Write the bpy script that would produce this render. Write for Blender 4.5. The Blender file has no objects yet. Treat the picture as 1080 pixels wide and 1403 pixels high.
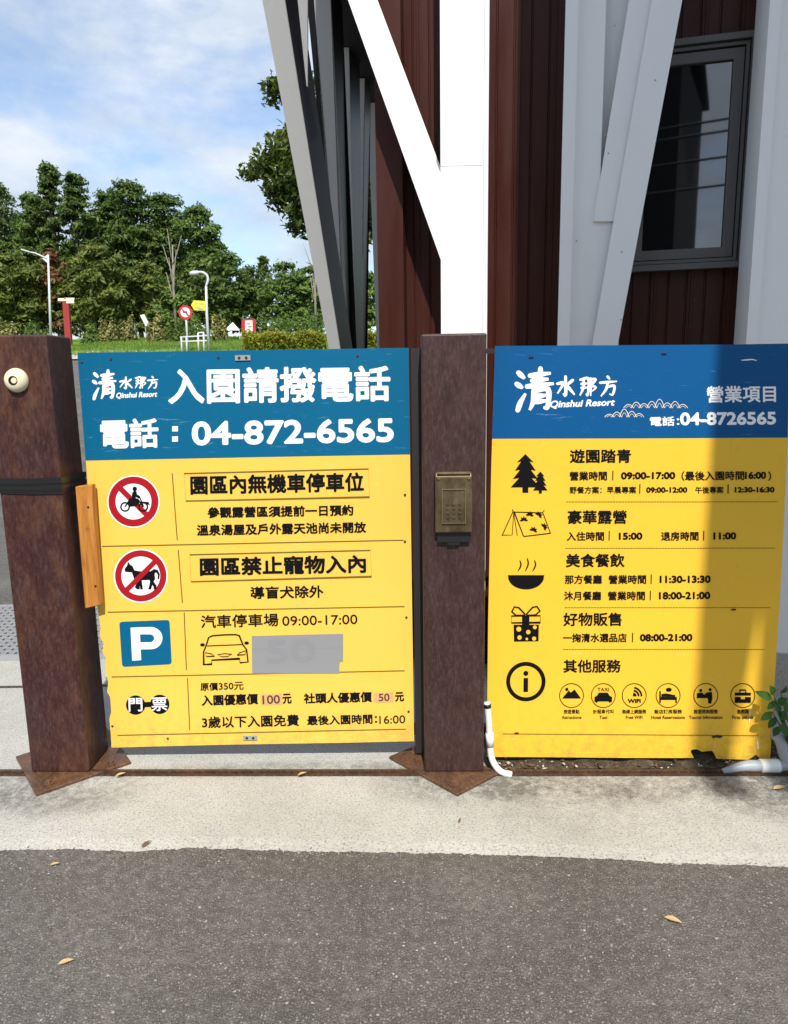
import bpy, bmesh, math, random
import numpy as np
from mathutils import Vector
from mathutils.geometry import tessellate_polygon
scene = bpy.context.scene
COL = scene.collection
rnd = random.Random(7)
nr = np.random.RandomState(11)

# ------------------------------------------------------------------ camera
F = 1000.0; CAM_H = 1.3; SUN_EL = 50.0; SUN_AZ = 4.0
d = np.array([85., -5450., -F]); d /= np.linalg.norm(d)
up = -d
fw = np.array([0, 0, -1.]); yv = fw - fw.dot(up)*up; yv /= np.linalg.norm(yv)
xv = np.cross(yv, up)
ROT = np.array([xv, yv, up])            # world from camera
CAM = np.array([0, 0, CAM_H])
cam = bpy.data.cameras.new('camera'); camo = bpy.data.objects.new('camera', cam); COL.objects.link(camo)
from mathutils import Matrix
M4 = Matrix([[*ROT[0], 0], [*ROT[1], 0], [*ROT[2], CAM_H], [0, 0, 0, 1]])
camo.matrix_world = M4
cam.sensor_fit = 'VERTICAL'; cam.sensor_height = 36; cam.sensor_width = 36
cam.lens = F/1403*36; cam.clip_start = 0.05; cam.clip_end = 3000
scene.camera = camo
# ------------------------------------------------------------------ sky
world = bpy.data.worlds.new('World'); scene.world = world; world.use_nodes = True
nt = world.node_tree; N = nt.nodes; Lk = nt.links
bg = N['Background']; bg.inputs['Strength'].default_value = 0.13
sky = N.new('ShaderNodeTexSky'); sky.sky_type = 'NISHITA'; sky.sun_disc = False
sky.sun_elevation = math.radians(SUN_EL); sky.sun_rotation = math.radians(180-SUN_AZ)
sky.air_density = 1.0; sky.dust_density = 0.3; sky.ozone_density = 3.5
tc = N.new('ShaderNodeTexCoord')
mp = N.new('ShaderNodeMapping'); mp.inputs['Scale'].default_value = (1.0, 1.0, 2.2); mp.inputs['Location'].default_value = (2.0, 4.83, 2.49)
Lk.new(tc.outputs['Generated'], mp.inputs['Vector'])
n1 = N.new('ShaderNodeTexNoise'); n1.inputs['Scale'].default_value = 3.0; n1.inputs['Detail'].default_value = 12; n1.inputs['Roughness'].default_value = 0.58; n1.inputs['Distortion'].default_value = 0.15
Lk.new(mp.outputs[0], n1.inputs['Vector'])
r1 = N.new('ShaderNodeValToRGB'); r1.color_ramp.elements[0].position = 0.405; r1.color_ramp.elements[1].position = 0.545
r1.color_ramp.elements[0].color = (0.20, 0.20, 0.20, 1); r1.color_ramp.elements[1].color = (0.92, 0.92, 0.92, 1)
Lk.new(n1.outputs['Fac'], r1.inputs['Fac'])
n2 = N.new('ShaderNodeTexNoise'); n2.inputs['Scale'].default_value = 6.5; n2.inputs['Detail'].default_value = 9; n2.inputs['Roughness'].default_value = 0.55
Lk.new(mp.outputs[0], n2.inputs['Vector'])
r2 = N.new('ShaderNodeValToRGB'); r2.color_ramp.elements[0].position = 0.35; r2.color_ramp.elements[1].position = 0.68
r2.color_ramp.elements[0].color = (2.9, 3.45, 4.1, 1); r2.color_ramp.elements[1].color = (4.7, 4.9, 5.2, 1)
Lk.new(n2.outputs['Fac'], r2.inputs['Fac'])
mx = N.new('ShaderNodeMix'); mx.data_type = 'RGBA'
Lk.new(r1.outputs['Color'], mx.inputs['Factor']); Lk.new(sky.outputs[0], mx.inputs['A']); Lk.new(r2.outputs['Color'], mx.inputs['B'])
Lk.new(mx.outputs['Result'], bg.inputs['Color'])
# ------------------------------------------------------------------ sun
sun = bpy.data.lights.new('sun', 'SUN'); sun.energy = 3.5; sun.angle = math.radians(0.42); sun.color = (1.0, 0.95, 0.87)
suno = bpy.data.objects.new('sun', sun); COL.objects.link(suno)
el, az = math.radians(SUN_EL), math.radians(SUN_AZ)
sdir = Vector((-math.sin(az)*math.cos(el), math.cos(az)*math.cos(el), -math.sin(el)))
suno.rotation_euler = sdir.to_track_quat('-Z', 'Y').to_euler(); suno.location = (2, -8, 12)
vs = scene.view_settings; vs.view_transform = 'Standard'; vs.look = 'None'; vs.exposure = 0.65; vs.gamma = 1

# ------------------------------------------------------------------ projection helpers (1080 x 1403 photo pixels -> real places)
def ray(px, py):
    v = ROT @ np.array([px-540, -(py-701.5), -F]); return v/np.linalg.norm(v)
def grd(px, py, z=0.0):
    r = ray(px, py); return CAM + r*(z-CAM_H)/r[2]
def aty(px, py, y):
    r = ray(px, py); return CAM + r*y/r[1]
def atpl(px, py, p, n):
    r = ray(px, py); return CAM + r*np.dot(np.array(p)-CAM, n)/np.dot(r, n)

# ------------------------------------------------------------------ object helpers
def tag(o, label=None, cat=None, group=None, kind=None):
    if label: o['label'] = label
    if cat: o['category'] = cat
    if group: o['group'] = group
    if kind: o['kind'] = kind
    return o
def thing(name, label, cat, loc=(0, 0, 0), group=None):
    o = bpy.data.objects.new(name, None); COL.objects.link(o); o.location = loc; o.empty_display_size = .1
    return tag(o, label, cat, group)
def wloc(o):
    v = np.array(o.location)
    while o.parent: o = o.parent; v = v+np.array(o.location)
    return v
def obj(name, verts, faces, mat, parent=None, smooth=False, mats=None, mi=None):
    V = np.array(verts, float).reshape(-1, 3)
    if parent: V = V - wloc(parent)
    me = bpy.data.meshes.new(name)
    me.from_pydata(V.tolist(), [], [list(f) for f in faces])
    for m in (mats or [mat]): me.materials.append(m)
    if mi is not None: me.polygons.foreach_set('material_index', mi)
    if smooth: me.polygons.foreach_set('use_smooth', [True]*len(me.polygons))
    me.update()
    o = bpy.data.objects.new(name, me); COL.objects.link(o)
    if parent: o.parent = parent
    return o
def fix_normals(o):
    bm = bmesh.new(); bm.from_mesh(o.data); bmesh.ops.recalc_face_normals(bm, faces=bm.faces); bm.to_mesh(o.data); bm.free(); return o
def bevel(o, w=.004, seg=2):
    bm = bmesh.new(); bm.from_mesh(o.data)
    bmesh.ops.remove_doubles(bm, verts=bm.verts, dist=1e-5)
    bmesh.ops.recalc_face_normals(bm, faces=bm.faces)
    es = [e for e in bm.edges if len(e.link_faces) == 2 and e.calc_face_angle(0) > .5]
    bmesh.ops.bevel(bm, geom=es, offset=w, segments=seg, affect='EDGES', profile=.5, clamp_overlap=True)
    bm.to_mesh(o.data); bm.free(); return o
class MB:
    def __init__(s): s.v = []; s.f = []; s.m = []
    def add(s, v, f, m=0):
        n = len(s.v); s.v += [tuple(p) for p in v]; s.f += [tuple(i+n for i in q) for q in f]; s.m += [m]*len(f); return s
    def box(s, x0, x1, y0, y1, z0, z1, m=0):
        v = [(x, y, z) for z in (z0, z1) for y in (y0, y1) for x in (x0, x1)]
        return s.add(v, [(0, 2, 3, 1), (4, 5, 7, 6), (0, 1, 5, 4), (2, 6, 7, 3), (0, 4, 6, 2), (1, 3, 7, 5)], m)
    def obox(s, o, ax, ay, az_, m=0):            # box from a corner and three edge vectors
        o = np.array(o, float); ax, ay, az_ = [np.array(a, float) for a in (ax, ay, az_)]
        v = [o+i*ax+j*ay+k*az_ for k in (0, 1) for j in (0, 1) for i in (0, 1)]
        return s.add(v, [(0, 2, 3, 1), (4, 5, 7, 6), (0, 1, 5, 4), (2, 6, 7, 3), (0, 4, 6, 2), (1, 3, 7, 5)], m)
    def prism(s, poly, vec, m=0):
        P = [np.array(p, float) for p in poly]; v = np.array(vec, float); n = len(P)
        f = [tuple(range(n)), tuple(range(2*n-1, n-1, -1))]+[(i, i+n, (i+1) % n+n, (i+1) % n) for i in range(n)]
        return s.add(P+[p+v for p in P], f, m)
    def tube(s, pts, rad, n=10, m=0, cap=True):
        P = [np.array(p, float) for p in pts]; R = rad if hasattr(rad, '__len__') else [rad]*len(P)
        rings = []; a = None
        for i, p in enumerate(P):
            t = P[min(i+1, len(P)-1)]-P[max(i-1, 0)]; t = t/(np.linalg.norm(t)+1e-9)
            if a is None:
                a = np.cross(t, [0, 0, 1.]) if abs(t[2]) < .9 else np.cross(t, [1., 0, 0])
            a = a - a.dot(t)*t; a /= np.linalg.norm(a)+1e-9
            b = np.cross(t, a)
            rings.append([p+R[i]*(math.cos(2*math.pi*k/n)*a+math.sin(2*math.pi*k/n)*b) for k in range(n)])
        v = [q for r in rings for q in r]
        f = [(i*n+k, i*n+(k+1) % n, (i+1)*n+(k+1) % n, (i+1)*n+k) for i in range(len(P)-1) for k in range(n)]
        if cap: f += [tuple(range(n-1, -1, -1)), tuple((len(P)-1)*n+k for k in range(n))]
        return s.add(v, f, m)
    def build(s, name, mat, parent=None, smooth=False, mats=None):
        return obj(name, s.v, s.f, mat, parent, smooth, mats, s.m if mats else None)
def smooth_path(pts, n=6):
    P = [np.array(p, float) for p in pts]; P = [2*P[0]-P[1]]+P+[2*P[-1]-P[-2]]; out = []
    for i in range(1, len(P)-2):
        for k in range(n):
            t = k/n; a, b, c, e = P[i-1:i+3]
            out.append(.5*((2*b)+(-a+c)*t+(2*a-5*b+4*c-e)*t*t+(-a+3*b-3*c+e)*t**3))
    return out+[P[-2]]

# ------------------------------------------------------------------ materials
def principled(name, col=(.5, .5, .5), rough=.6, metal=0.0, spec=.5):
    m = bpy.data.materials.new(name); m.use_nodes = True
    b = m.node_tree.nodes['Principled BSDF']
    b.inputs['Base Color'].default_value = (*col, 1); b.inputs['Roughness'].default_value = rough
    b.inputs['Metallic'].default_value = metal; b.inputs['Specular IOR Level'].default_value = spec
    return m
class NG:
    def __init__(s, m): s.m = m; s.t = m.node_tree; s.b = s.t.nodes['Principled BSDF']; s.tc = s.new('ShaderNodeTexCoord')
    def new(s, k): return s.t.nodes.new(k)
    def link(s, a, b): s.t.links.new(a, b)
    def coord(s, scale=(1, 1, 1), loc=(0, 0, 0), out='Object'):
        mp = s.new('ShaderNodeMapping'); mp.inputs['Scale'].default_value = scale; mp.inputs['Location'].default_value = loc
        s.link(s.tc.outputs[out], mp.inputs[0]); return mp.outputs[0]
    def noise(s, vec, scale, detail=6, rough=.6, dist=0):
        n = s.new('ShaderNodeTexNoise'); n.inputs['Scale'].default_value = scale; n.inputs['Detail'].default_value = detail
        n.inputs['Roughness'].default_value = rough; n.inputs['Distortion'].default_value = dist; s.link(vec, n.inputs['Vector']); return n.outputs['Fac']
    def ramp(s, fac, *st):
        r = s.new('ShaderNodeValToRGB'); e = r.color_ramp.elements
        while len(e) < len(st): e.new(.5)
        for k, (p, c) in enumerate(st):
            e[k].position = p; e[k].color = (c, c, c, 1) if not hasattr(c, '__len__') else (*c, 1)
        s.link(fac, r.inputs['Fac']); return r.outputs['Color']
    def mix(s, fac, a, b, mode='MIX'):
        n = s.new('ShaderNodeMix'); n.data_type = 'RGBA'; n.blend_type = mode
        for v, i in ((fac, 'Factor'), (a, 'A'), (b, 'B')):
            if isinstance(v, (int, float)): n.inputs[i].default_value = v
            elif isinstance(v, tuple): n.inputs[i].default_value = (*v, 1)
            else: s.link(v, n.inputs[i])
        return n.outputs['Result']
    def math(s, op, a, b=0.0):
        n = s.new('ShaderNodeMath'); n.operation = op
        for k, v in enumerate((a, b)):
            if isinstance(v, (int, float)): n.inputs[k].default_value = v
            else: s.link(v, n.inputs[k])
        return n.outputs[0]
    def bump(s, h, strength=.3, dist=.002):
        b = s.new('ShaderNodeBump'); b.inputs['Strength'].default_value = strength; b.inputs['Distance'].default_value = dist
        s.link(h, b.inputs['Height']); s.link(b.outputs[0], s.b.inputs['Normal']); return b
    def color(s, c): s.link(c, s.b.inputs['Base Color']); return s
    def rough(s, c): s.link(c, s.b.inputs['Roughness']); return s

def m_painted(name, col, rough=.45, dirt=(.3, .24, .16), amount=.25, scale=6, spec=.4):
    m = principled(name, col, rough, 0, spec); g = NG(m); v = g.coord()
    n = g.noise(v, scale, 8, .7); f = g.ramp(n, (.52, 0.0), (.78, amount))
    n2 = g.noise(g.coord((1, 1, .25)), 60, 4, .6); f2 = g.ramp(n2, (.62, 0.), (.8, amount*.8))
    c = g.mix(f, col, dirt); c = g.mix(f2, c, dirt); g.color(c); return m
def m_sign(name, col, scuff=(.75, .70, .45)):
    m = principled(name, col, .5, 0, .2); g = NG(m)
    var = g.noise(g.coord(), 3, 4, .6)
    c = g.mix(g.ramp(var, (.3, 0.), (.8, .35)), col, tuple(x*.8 for x in col))
    sc = g.noise(g.coord((2.5, 1, 22), (.3, 0, .1)), 4, 8, .75, .6)
    c = g.mix(g.ramp(sc, (.61, 0.), (.72, .5)), c, scuff)
    st_ = g.noise(g.coord((34, 1, 1.1), (.7, 0, .2)), 2, 6, .7); pl_ = g.noise(g.coord((1, 1, 1), (2, 0, 5)), 3.5, 4, .5)
    c = g.mix(g.math('MULTIPLY', g.ramp(st_, (.56, 0.), (.72, .4)), g.ramp(pl_, (.45, 0.), (.65, 1.))), c, tuple(x*.55+.03 for x in col))
    sep = g.new('ShaderNodeSeparateXYZ'); g.link(g.tc.outputs['Object'], sep.inputs[0])
    lowd = g.ramp(sep.outputs[2], (.03, .55), (.22, 0.)); c = g.mix(g.math('MULTIPLY', lowd, g.ramp(g.noise(g.coord(), 30, 6, .75), (.45, 0.), (.7, 1.))), c, (.22, .15, .07))
    sp = g.noise(g.coord(), 90, 3, .6); low = g.noise(g.coord(), 4, 3, .5)
    c = g.mix(g.math('MULTIPLY', g.ramp(sp, (.66, 0.), (.74, .6)), g.ramp(low, (.5, 0.), (.7, 1.))), c, (.16, .10, .04))
    g.color(c); g.bump(g.noise(g.coord(), 2.5, 3, .5), .15, .01); return m
def m_steel_brown(name, base, rust, wear, rust_amt=.5):
    m = principled(name, base, .45, 0, .4); g = NG(m)
    big = g.noise(g.coord((1, 1, .55)), 7, 10, .72, .3)
    fine = g.noise(g.coord((1, 1, .35)), 45, 8, .7)
    f = g.math('MULTIPLY', g.ramp(big, (.47, 0.), (.62, 1.)), g.ramp(fine, (.4, .25), (.6, 1.)))
    c = g.mix(g.math('MULTIPLY', f, rust_amt), base, rust)
    st = g.noise(g.coord((5, 5, 1.1)), 5, 8, .75)
    c = g.mix(g.ramp(st, (.53, 0.), (.7, .4)), c, wear)
    sp = g.noise(g.coord(), 160, 3, .7); c = g.mix(g.ramp(sp, (.6, 0.), (.72, .3)), c, wear)
    dk = g.noise(g.coord((1, 1, .6)), 16, 8, .7); c = g.mix(g.ramp(dk, (.3, .55), (.5, 0.)), c, tuple(x*.35 for x in base))
    g.color(c); g.rough(g.ramp(fine, (.3, .28), (.7, .58))); sr_ = g.noise(g.coord((1, 1, .28)), 130, 6, .8)
    c = g.mix(g.ramp(sr_, (.5, 0.), (.64, .42)), c, tuple(min(1, x*1.15) for x in wear)); c = g.mix(g.ramp(sr_, (.36, .5), (.47, 0.)), c, tuple(x*.4 for x in base)); g.color(c)
    g.bump(fine, .25, .002); return m
def m_leaf(name, a, b, trans=.25, patch=None):
    m = principled(name, a, .55, 0, .35); g = NG(m)
    geo = g.new('ShaderNodeNewGeometry')
    c = g.mix(geo.outputs['Random Per Island'], a, b)
    n = g.noise(g.coord(), .55, 3, .6); c = g.mix(g.ramp(n, (.4, 0.), (.62, .6)), c, tuple(x*.62 for x in a))
    if patch: c = g.mix(g.ramp(g.noise(g.coord((1, 1, 1), (5, 2, 1)), .7, 3, .5), (.52, 0.), (.6, .8)), c, patch)
    g.color(c)
    tr = g.new('ShaderNodeBsdfTranslucent'); g.link(c, tr.inputs['Color'])
    ms = g.new('ShaderNodeMixShader'); ms.inputs[0].default_value = trans
    out = g.t.nodes['Material Output']; g.link(g.b.outputs[0], ms.inputs[1]); g.link(tr.outputs[0], ms.inputs[2]); g.link(ms.outputs[0], out.inputs['Surface'])
    return m

M = {}
M['yellow'] = m_sign('sign_yellow', (.85, .525, .085), (.85, .74, .55))
M['yellow2'] = m_sign('sign_yellow_glossy', (.85, .495, .04))
M['blue'] = m_sign('sign_blue', (.0, .110, .225), (.35, .5, .6))
M['blue2'] = m_sign('sign_royal_blue', (.0, .080, .235), (.3, .45, .6))
M['print_white'] = principled('print_white', (.84, .85, .84), .45, 0, .3)
M['print_black'] = principled('print_black', (.006, .006, .008), .6, 0, .08)
M['print_line'] = principled('print_line', (.16, .11, .02), .5, 0, .3)
M['print_red'] = principled('print_red', (.36, .010, .018), .5, 0, .15)
M['print_cream'] = principled('print_cream', (.85, .74, .55), .45, 0, .3)
M['tape_grey'] = principled('tape_grey', (.26, .26, .27), .35, 0, .5)
M['tape_ghost'] = principled('tape_ghost', (.243, .243, .255), .38, 0, .5)
M['patch'] = principled('price_patch', (.60, .36, .15), .6)
M['digit'] = principled('worn_digit', (.10, .03, .02), .6)
M['board_edge'] = principled('board_edge', (.35, .33, .28), .5)
M['dark_frame'] = principled('dark_frame', (.02, .016, .016), .5)
M['post_rusty'] = m_steel_brown('post_rusty', (.042, .013, .012), (.135, .052, .022), (.10, .066, .058), .75)
M['post'] = m_steel_brown('post_brown', (.040, .0175, .015), (.068, .028, .019), (.088, .060, .054), .4)
M['rust'] = m_steel_brown('rust_plate', (.085, .042, .022), (.19, .08, .03), (.20, .13, .08), .8)
M['rail'] = m_steel_brown('rust_rail', (.045, .024, .015), (.11, .045, .02), (.16, .10, .06), .8)
M['white_steel'] = m_painted('white_steel', (.84, .84, .83), .4, (.5, .47, .4), .12, 2)
M['grey_steel'] = m_painted('grey_steel', (.78, .79, .79), .45, (.4, .36, .3), .2, 3)
M['dark_steel'] = principled('dark_steel', (.016, .018, .024), .4)  # near black; on the walk frames it carries their shade
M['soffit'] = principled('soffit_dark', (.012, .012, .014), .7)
M['bronze'] = None
def mk_cladding():
    m = principled('brown_cladding', (.05, .013, .008), .3, 0, .2); g = NG(m)
    n = g.noise(g.coord((3, 3, .4)), 4, 6, .6)
    c = g.mix(g.ramp(n, (.35, 0.), (.75, .6)), (.043, .0115, .0075), (.058, .018, .012))
    sp = g.noise(g.coord(), 70, 3, .6); c = g.mix(g.ramp(sp, (.67, 0.), (.75, .3)), c, (.12, .06, .045))
    g.color(c); g.rough(g.ramp(n, (.3, .25), (.7, .55))); g.bump(g.noise(g.coord((1, 1, .3)), 3, 3, .5), .12, .01); return m
M['cladding'] = mk_cladding()
M['alu'] = m_painted('window_aluminium', (.105, .10, .095), .4, (.1, .09, .08), .25, 5)
M['glass'] = principled('dark_glass', (.004, .005, .006), .02, 0, .6); M['glass'].node_tree.nodes['Principled BSDF'].inputs['IOR'].default_value = 2.0
M['frosted'] = principled('pale_glass', (.34, .35, .33), .2)
M['pvc'] = m_painted('pvc_white', (.74, .74, .70), .4, (.3, .26, .2), .3, 14)
M['pvc_grey'] = m_painted('pvc_grey', (.30, .33, .35), .45, (.5, .48, .55), .4, 14)
M['cream'] = m_painted('cream_plastic', (.72, .66, .46), .35, (.3, .24, .14), .2, 12)
M['black'] = principled('black_plastic', (.01, .01, .01), .45)
M['tape'] = principled('black_tape', (.012, .012, .013), .38)
def mk_wood():
    m = principled('orange_wood', (.42, .17, .03), .5); g = NG(m)
    n = g.noise(g.coord((30, 30, 1.6)), 3, 8, .65, .4)
    c = g.ramp(n, (.3, (.25, .085, .014)), (.5, (.45, .18, .03)), (.7, (.58, .26, .055)))
    k = g.noise(g.coord(), 9, 4, .6); c = g.mix(g.ramp(k, (.62, 0.), (.72, .6)), c, (.08, .035, .01))
    g.color(c); g.bump(n, .2, .002); return m
M['wood'] = mk_wood()
def mk_bronze():
    m = principled('aged_brass', (.13, .095, .05), .42, .65); g = NG(m)
    n = g.noise(g.coord((1, 1, .6)), 22, 8, .7)
    g.color(g.ramp(n, (.3, (.07, .05, .028)), (.55, (.15, .11, .06)), (.75, (.24, .19, .12)))); g.rough(g.ramp(n, (.3, .36), (.7, .6))); return m
M['bronze'] = mk_bronze()
M['bronze_light'] = principled('worn_brass', (.30, .22, .10), .4, .7)
def mk_concrete():
    m = principled('concrete', (.5, .48, .55), .85, 0, .25); g = NG(m)
    v = g.coord()
    big = g.noise(v, 1.6, 8, .65); mid = g.noise(v, 14, 8, .7); fine = g.noise(v, 150, 5, .8)
    c = g.ramp(big, (.3, (.36, .35, .31)), (.5, (.44, .43, .385)), (.7, (.51, .50, .455)))
    c = g.mix(g.ramp(mid, (.52, 0.), (.75, .35)), c, (.30, .27, .34))
    c = g.mix(g.ramp(fine, (.51, 0.), (.62, .72)), c, (.15, .135, .11))
    c = g.mix(g.ramp(fine, (.3, .55), (.42, 0.)), c, (.74, .72, .66))
    # dirt that gathers along the gate line, mostly towards its right end and round the post feet
    sep = g.new('ShaderNodeSeparateXYZ'); g.link(v, sep.inputs[0])
    def spot(x0, y0, rx, ry):
        a = g.math('DIVIDE', g.math('SUBTRACT', sep.outputs[0], x0), rx); b = g.math('DIVIDE', g.math('SUBTRACT', sep.outputs[1], y0), ry)
        q = g.math('SUBTRACT', 1.0, g.math('ADD', g.math('MULTIPLY', a, a), g.math('MULTIPLY', b, b))); return g.math('MAXIMUM', q, 0.0)
    sm = g.math('MULTIPLY', spot(1.28, 2.16, .42, .26), 1.5)
    for q in ((.62, 2.17, .48, .16, 1.0), (-1.2, 2.15, .45, .18, 1.1), (.2, 2.18, .34, .16, 1.0), (-.4, 2.27, .8, .06, .8), (.75, 2.0, .7, .16, .35)):
        sm = g.math('ADD', sm, g.math('MULTIPLY', spot(*q[:4]), q[4]))
    gr = g.noise(v, 34, 9, .78); gm = g.noise(v, 7, 6, .7)
    f = g.math('MULTIPLY', sm, g.math('ADD', g.ramp(gr, (.38, 0.), (.62, .75)), g.ramp(gm, (.4, 0.), (.65, .35))))
    f = g.math('MINIMUM', g.math('MULTIPLY', f, .8), .72)
    c = g.mix(f, c, (.06, .052, .04)); g.color(c)
    h = g.math('ADD', fine, g.math('MULTIPLY', mid, .8)); g.bump(h, .55, .004); return m
M['concrete'] = mk_concrete()
def mk_asphalt():
    m = principled('asphalt', (.11, .10, .09), .85, 0, .3); g = NG(m); v = g.coord()
    wv = g.new('ShaderNodeTexNoise'); wv.inputs['Scale'].default_value = 90; g.link(v, wv.inputs['Vector'])
    va = g.new('ShaderNodeVectorMath'); va.operation = 'MULTIPLY_ADD'; g.link(wv.outputs['Color'], va.inputs[0]); va.inputs[1].default_value = (.006, .006, .006); g.link(v, va.inputs[2])
    def vor(sc, feature='F1'):
        n = g.new('ShaderNodeTexVoronoi'); n.inputs['Scale'].default_value = sc; n.feature = feature; g.link(va.outputs[0], n.inputs['Vector']); return n
    big = g.noise(v, 1.7, 6, .65); fine = g.noise(v, 300, 4, .8); mid = g.noise(v, 38, 8, .75)
    c = g.ramp(big, (.36, (.078, .072, .063)), (.5, (.108, .10, .089)), (.64, (.145, .135, .121)))
    c = g.mix(g.ramp(mid, (.42, .6), (.58, 0.)), c, (.062, .056, .048)); c = g.mix(g.ramp(mid, (.5, 0.), (.7, .55)), c, (.19, .176, .158))
    a = vor(150); sc_ = g.new('ShaderNodeSeparateColor'); g.link(a.outputs['Color'], sc_.inputs[0])
    stone = g.math('MULTIPLY', g.ramp(a.outputs['Distance'], (.2, 1.), (.45, 0.)), g.ramp(sc_.outputs[0], (.4, 0.), (1.0, .85)))
    c = g.mix(stone, c, (.34, .32, .285))
    b2 = vor(62); sd = g.new('ShaderNodeSeparateColor'); g.link(b2.outputs['Color'], sd.inputs[0])
    st2 = g.math('MULTIPLY', g.ramp(b2.outputs['Distance'], (.12, 1.), (.26, 0.)), g.ramp(sd.outputs[1], (.84, 0.), (1., .85)))
    c = g.mix(st2, c, (.50, .46, .40))
    c = g.mix(g.math('MULTIPLY', g.ramp(b2.outputs['Distance'], (.1, 1.), (.22, 0.)), g.ramp(sd.outputs[2], (.9, 0.), (.96, .8))), c, (.03, .026, .022))
    c = g.mix(g.ramp(fine, (.52, 0.), (.64, .9)), c, (.032, .028, .024)); c = g.mix(g.ramp(fine, (.34, .7), (.46, 0.)), c, (.36, .34, .305))
    g.color(c)
    h = g.math('ADD', g.math('MULTIPLY', fine, .8), g.ramp(a.outputs['Distance'], (.1, 1.), (.6, 0.))); g.bump(h, .55, .003); return m
M['asphalt'] = mk_asphalt()
def mk_lawn():
    m = principled('lawn', (.10, .2, .03), .8, 0, .2); g = NG(m); v = g.coord()
    n = g.noise(v, .5, 8, .7); f = g.noise(v, 9, 5, .7)
    c = g.ramp(n, (.3, (.09, .19, .02)), (.6, (.15, .28, .03)), (.75, (.22, .30, .06)))
    c = g.mix(g.ramp(f, (.4, 0.), (.65, .5)), c, (.06, .12, .02)); g.color(c); g.bump(f, .7, .08); return m
M['lawn'] = mk_lawn()
M['earth'] = m_painted('earth', (.10, .11, .05), .9, (.05, .06, .02), .6, 1)
M['soil'] = None
def mk_soil():
    m = principled('soil', (.06, .045, .03), .95, 0, .1); g = NG(m); v = g.coord()
    a = g.noise(v, 26, 8, .75); b = g.noise(v, 150, 4, .7)
    c = g.ramp(a, (.3, (.035, .026, .018)), (.55, (.10, .078, .052)), (.75, (.26, .22, .16)))
    c = g.mix(g.ramp(b, (.58, 0.), (.7, .6)), c, (.32, .27, .19)); g.color(c); g.bump(a, 1., .02); return m
M['soil'] = mk_soil()
M['galv'] = m_painted('galvanised', (.30, .31, .32), .4, (.25, .22, .18), .3, 8)
M['pave'] = m_painted('paving', (.42, .40, .36), .85, (.25, .22, .18), .4, 2)
M['lamp_white'] = principled('lamp_white', (.58, .60, .62), .45)
M['pole_grey'] = principled('pole_grey', (.42, .44, .46), .45)
M['red_paint'] = principled('red_paint', (.30, .03, .025), .5)
M['sign_red'] = principled('sign_red', (.50, .02, .025), .45)
M['sign_yel'] = principled('sign_yel', (.85, .70, .02), .45)
M['white_flat'] = principled('white_flat', (.78, .78, .76), .6)
M['bark'] = m_painted('bark', (.12, .09, .065), .9, (.05, .04, .03), .6, 3)
M['bark_pale'] = m_painted('bark_pale', (.26, .23, .18), .9, (.1, .08, .06), .5, 3)
M['leaf_dark'] = m_leaf('leaf_dark', (.07, .13, .028), (.165, .245, .05), .36)
M['leaf_mid'] = m_leaf('leaf_mid', (.09, .16, .03), (.185, .275, .05), .36)
M['leaf_olive'] = m_leaf('leaf_olive', (.095, .14, .022), (.21, .235, .04), .3)
M['leaf_red'] = m_leaf('leaf_red', (.11, .125, .025), (.18, .17, .035), .3, (.20, .075, .035))
M['leaf_hedge'] = m_leaf('leaf_hedge', (.16, .20, .012), (.34, .32, .02))
M['leaf_near'] = m_leaf('leaf_near', (.06, .105, .016), (.15, .19, .03), .38)
M['leaf_flower'] = m_leaf('leaf_flower', (.09, .14, .025), (.55, .46, .16))
M['mirrored_house'] = m_painted('dark_timber', (.014, .011, .010), .8, (.03, .025, .02), .4, 2)
M['leaf_evergreen'] = m_leaf('leaf_evergreen', (.012, .022, .010), (.02, .035, .014), .05)
M['leaf_weed'] = m_leaf('leaf_weed', (.03, .09, .014), (.06, .15, .022), .25)
M['leaf_dry'] = m_painted('leaf_dry', (.50, .36, .18), .7, (.2, .1, .04), .5, 40)
M['leaf_brown'] = m_painted('leaf_brown', (.16, .07, .035), .7, (.3, .2, .1), .5, 40)

# ------------------------------------------------------------------ the ground
HX = [-50, 9, 14, 22, 30, 45, 60, 100, 250, 900]; HZ = [0, 0, .45, 1.4, 2.35, 3.8, 4.7, 7.0, 14, 30]
def hgt(y): return float(np.interp(y, HX, HZ))
def sheet(name, xs, ys, dz, mat, kind='structure', ymap=None):
    v = [(x, y, hgt(y)+dz) for y in ys for x in xs]; nx = len(xs)
    f = [(j*nx+i, j*nx+i+1, (j+1)*nx+i+1, (j+1)*nx+i) for j in range(len(ys)-1) for i in range(nx-1)]
    o = obj(name, v, f, mat); o['kind'] = kind; return o
sheet('ground', np.linspace(-700, 700, 29), [-60, -20, -8, 9, 14, 22, 30, 45, 60, 100, 250, 900], -.05, M['earth'])
sheet('road', [-40, -20, -8, -3, 0, 3, 8, 20, 40], [-20, -8, -3, 0, 4, 9, 14, 22, 30, 33], 0, M['asphalt'])
sheet('lawn', np.linspace(-60, 60, 25), [29.2, 30, 34, 39, 45, 52, 60, 72], .03, M['lawn'])
sheet('path', [-60, -14, -9.2], [28.2, 30, 33.0], .06, M['pave'])
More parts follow.
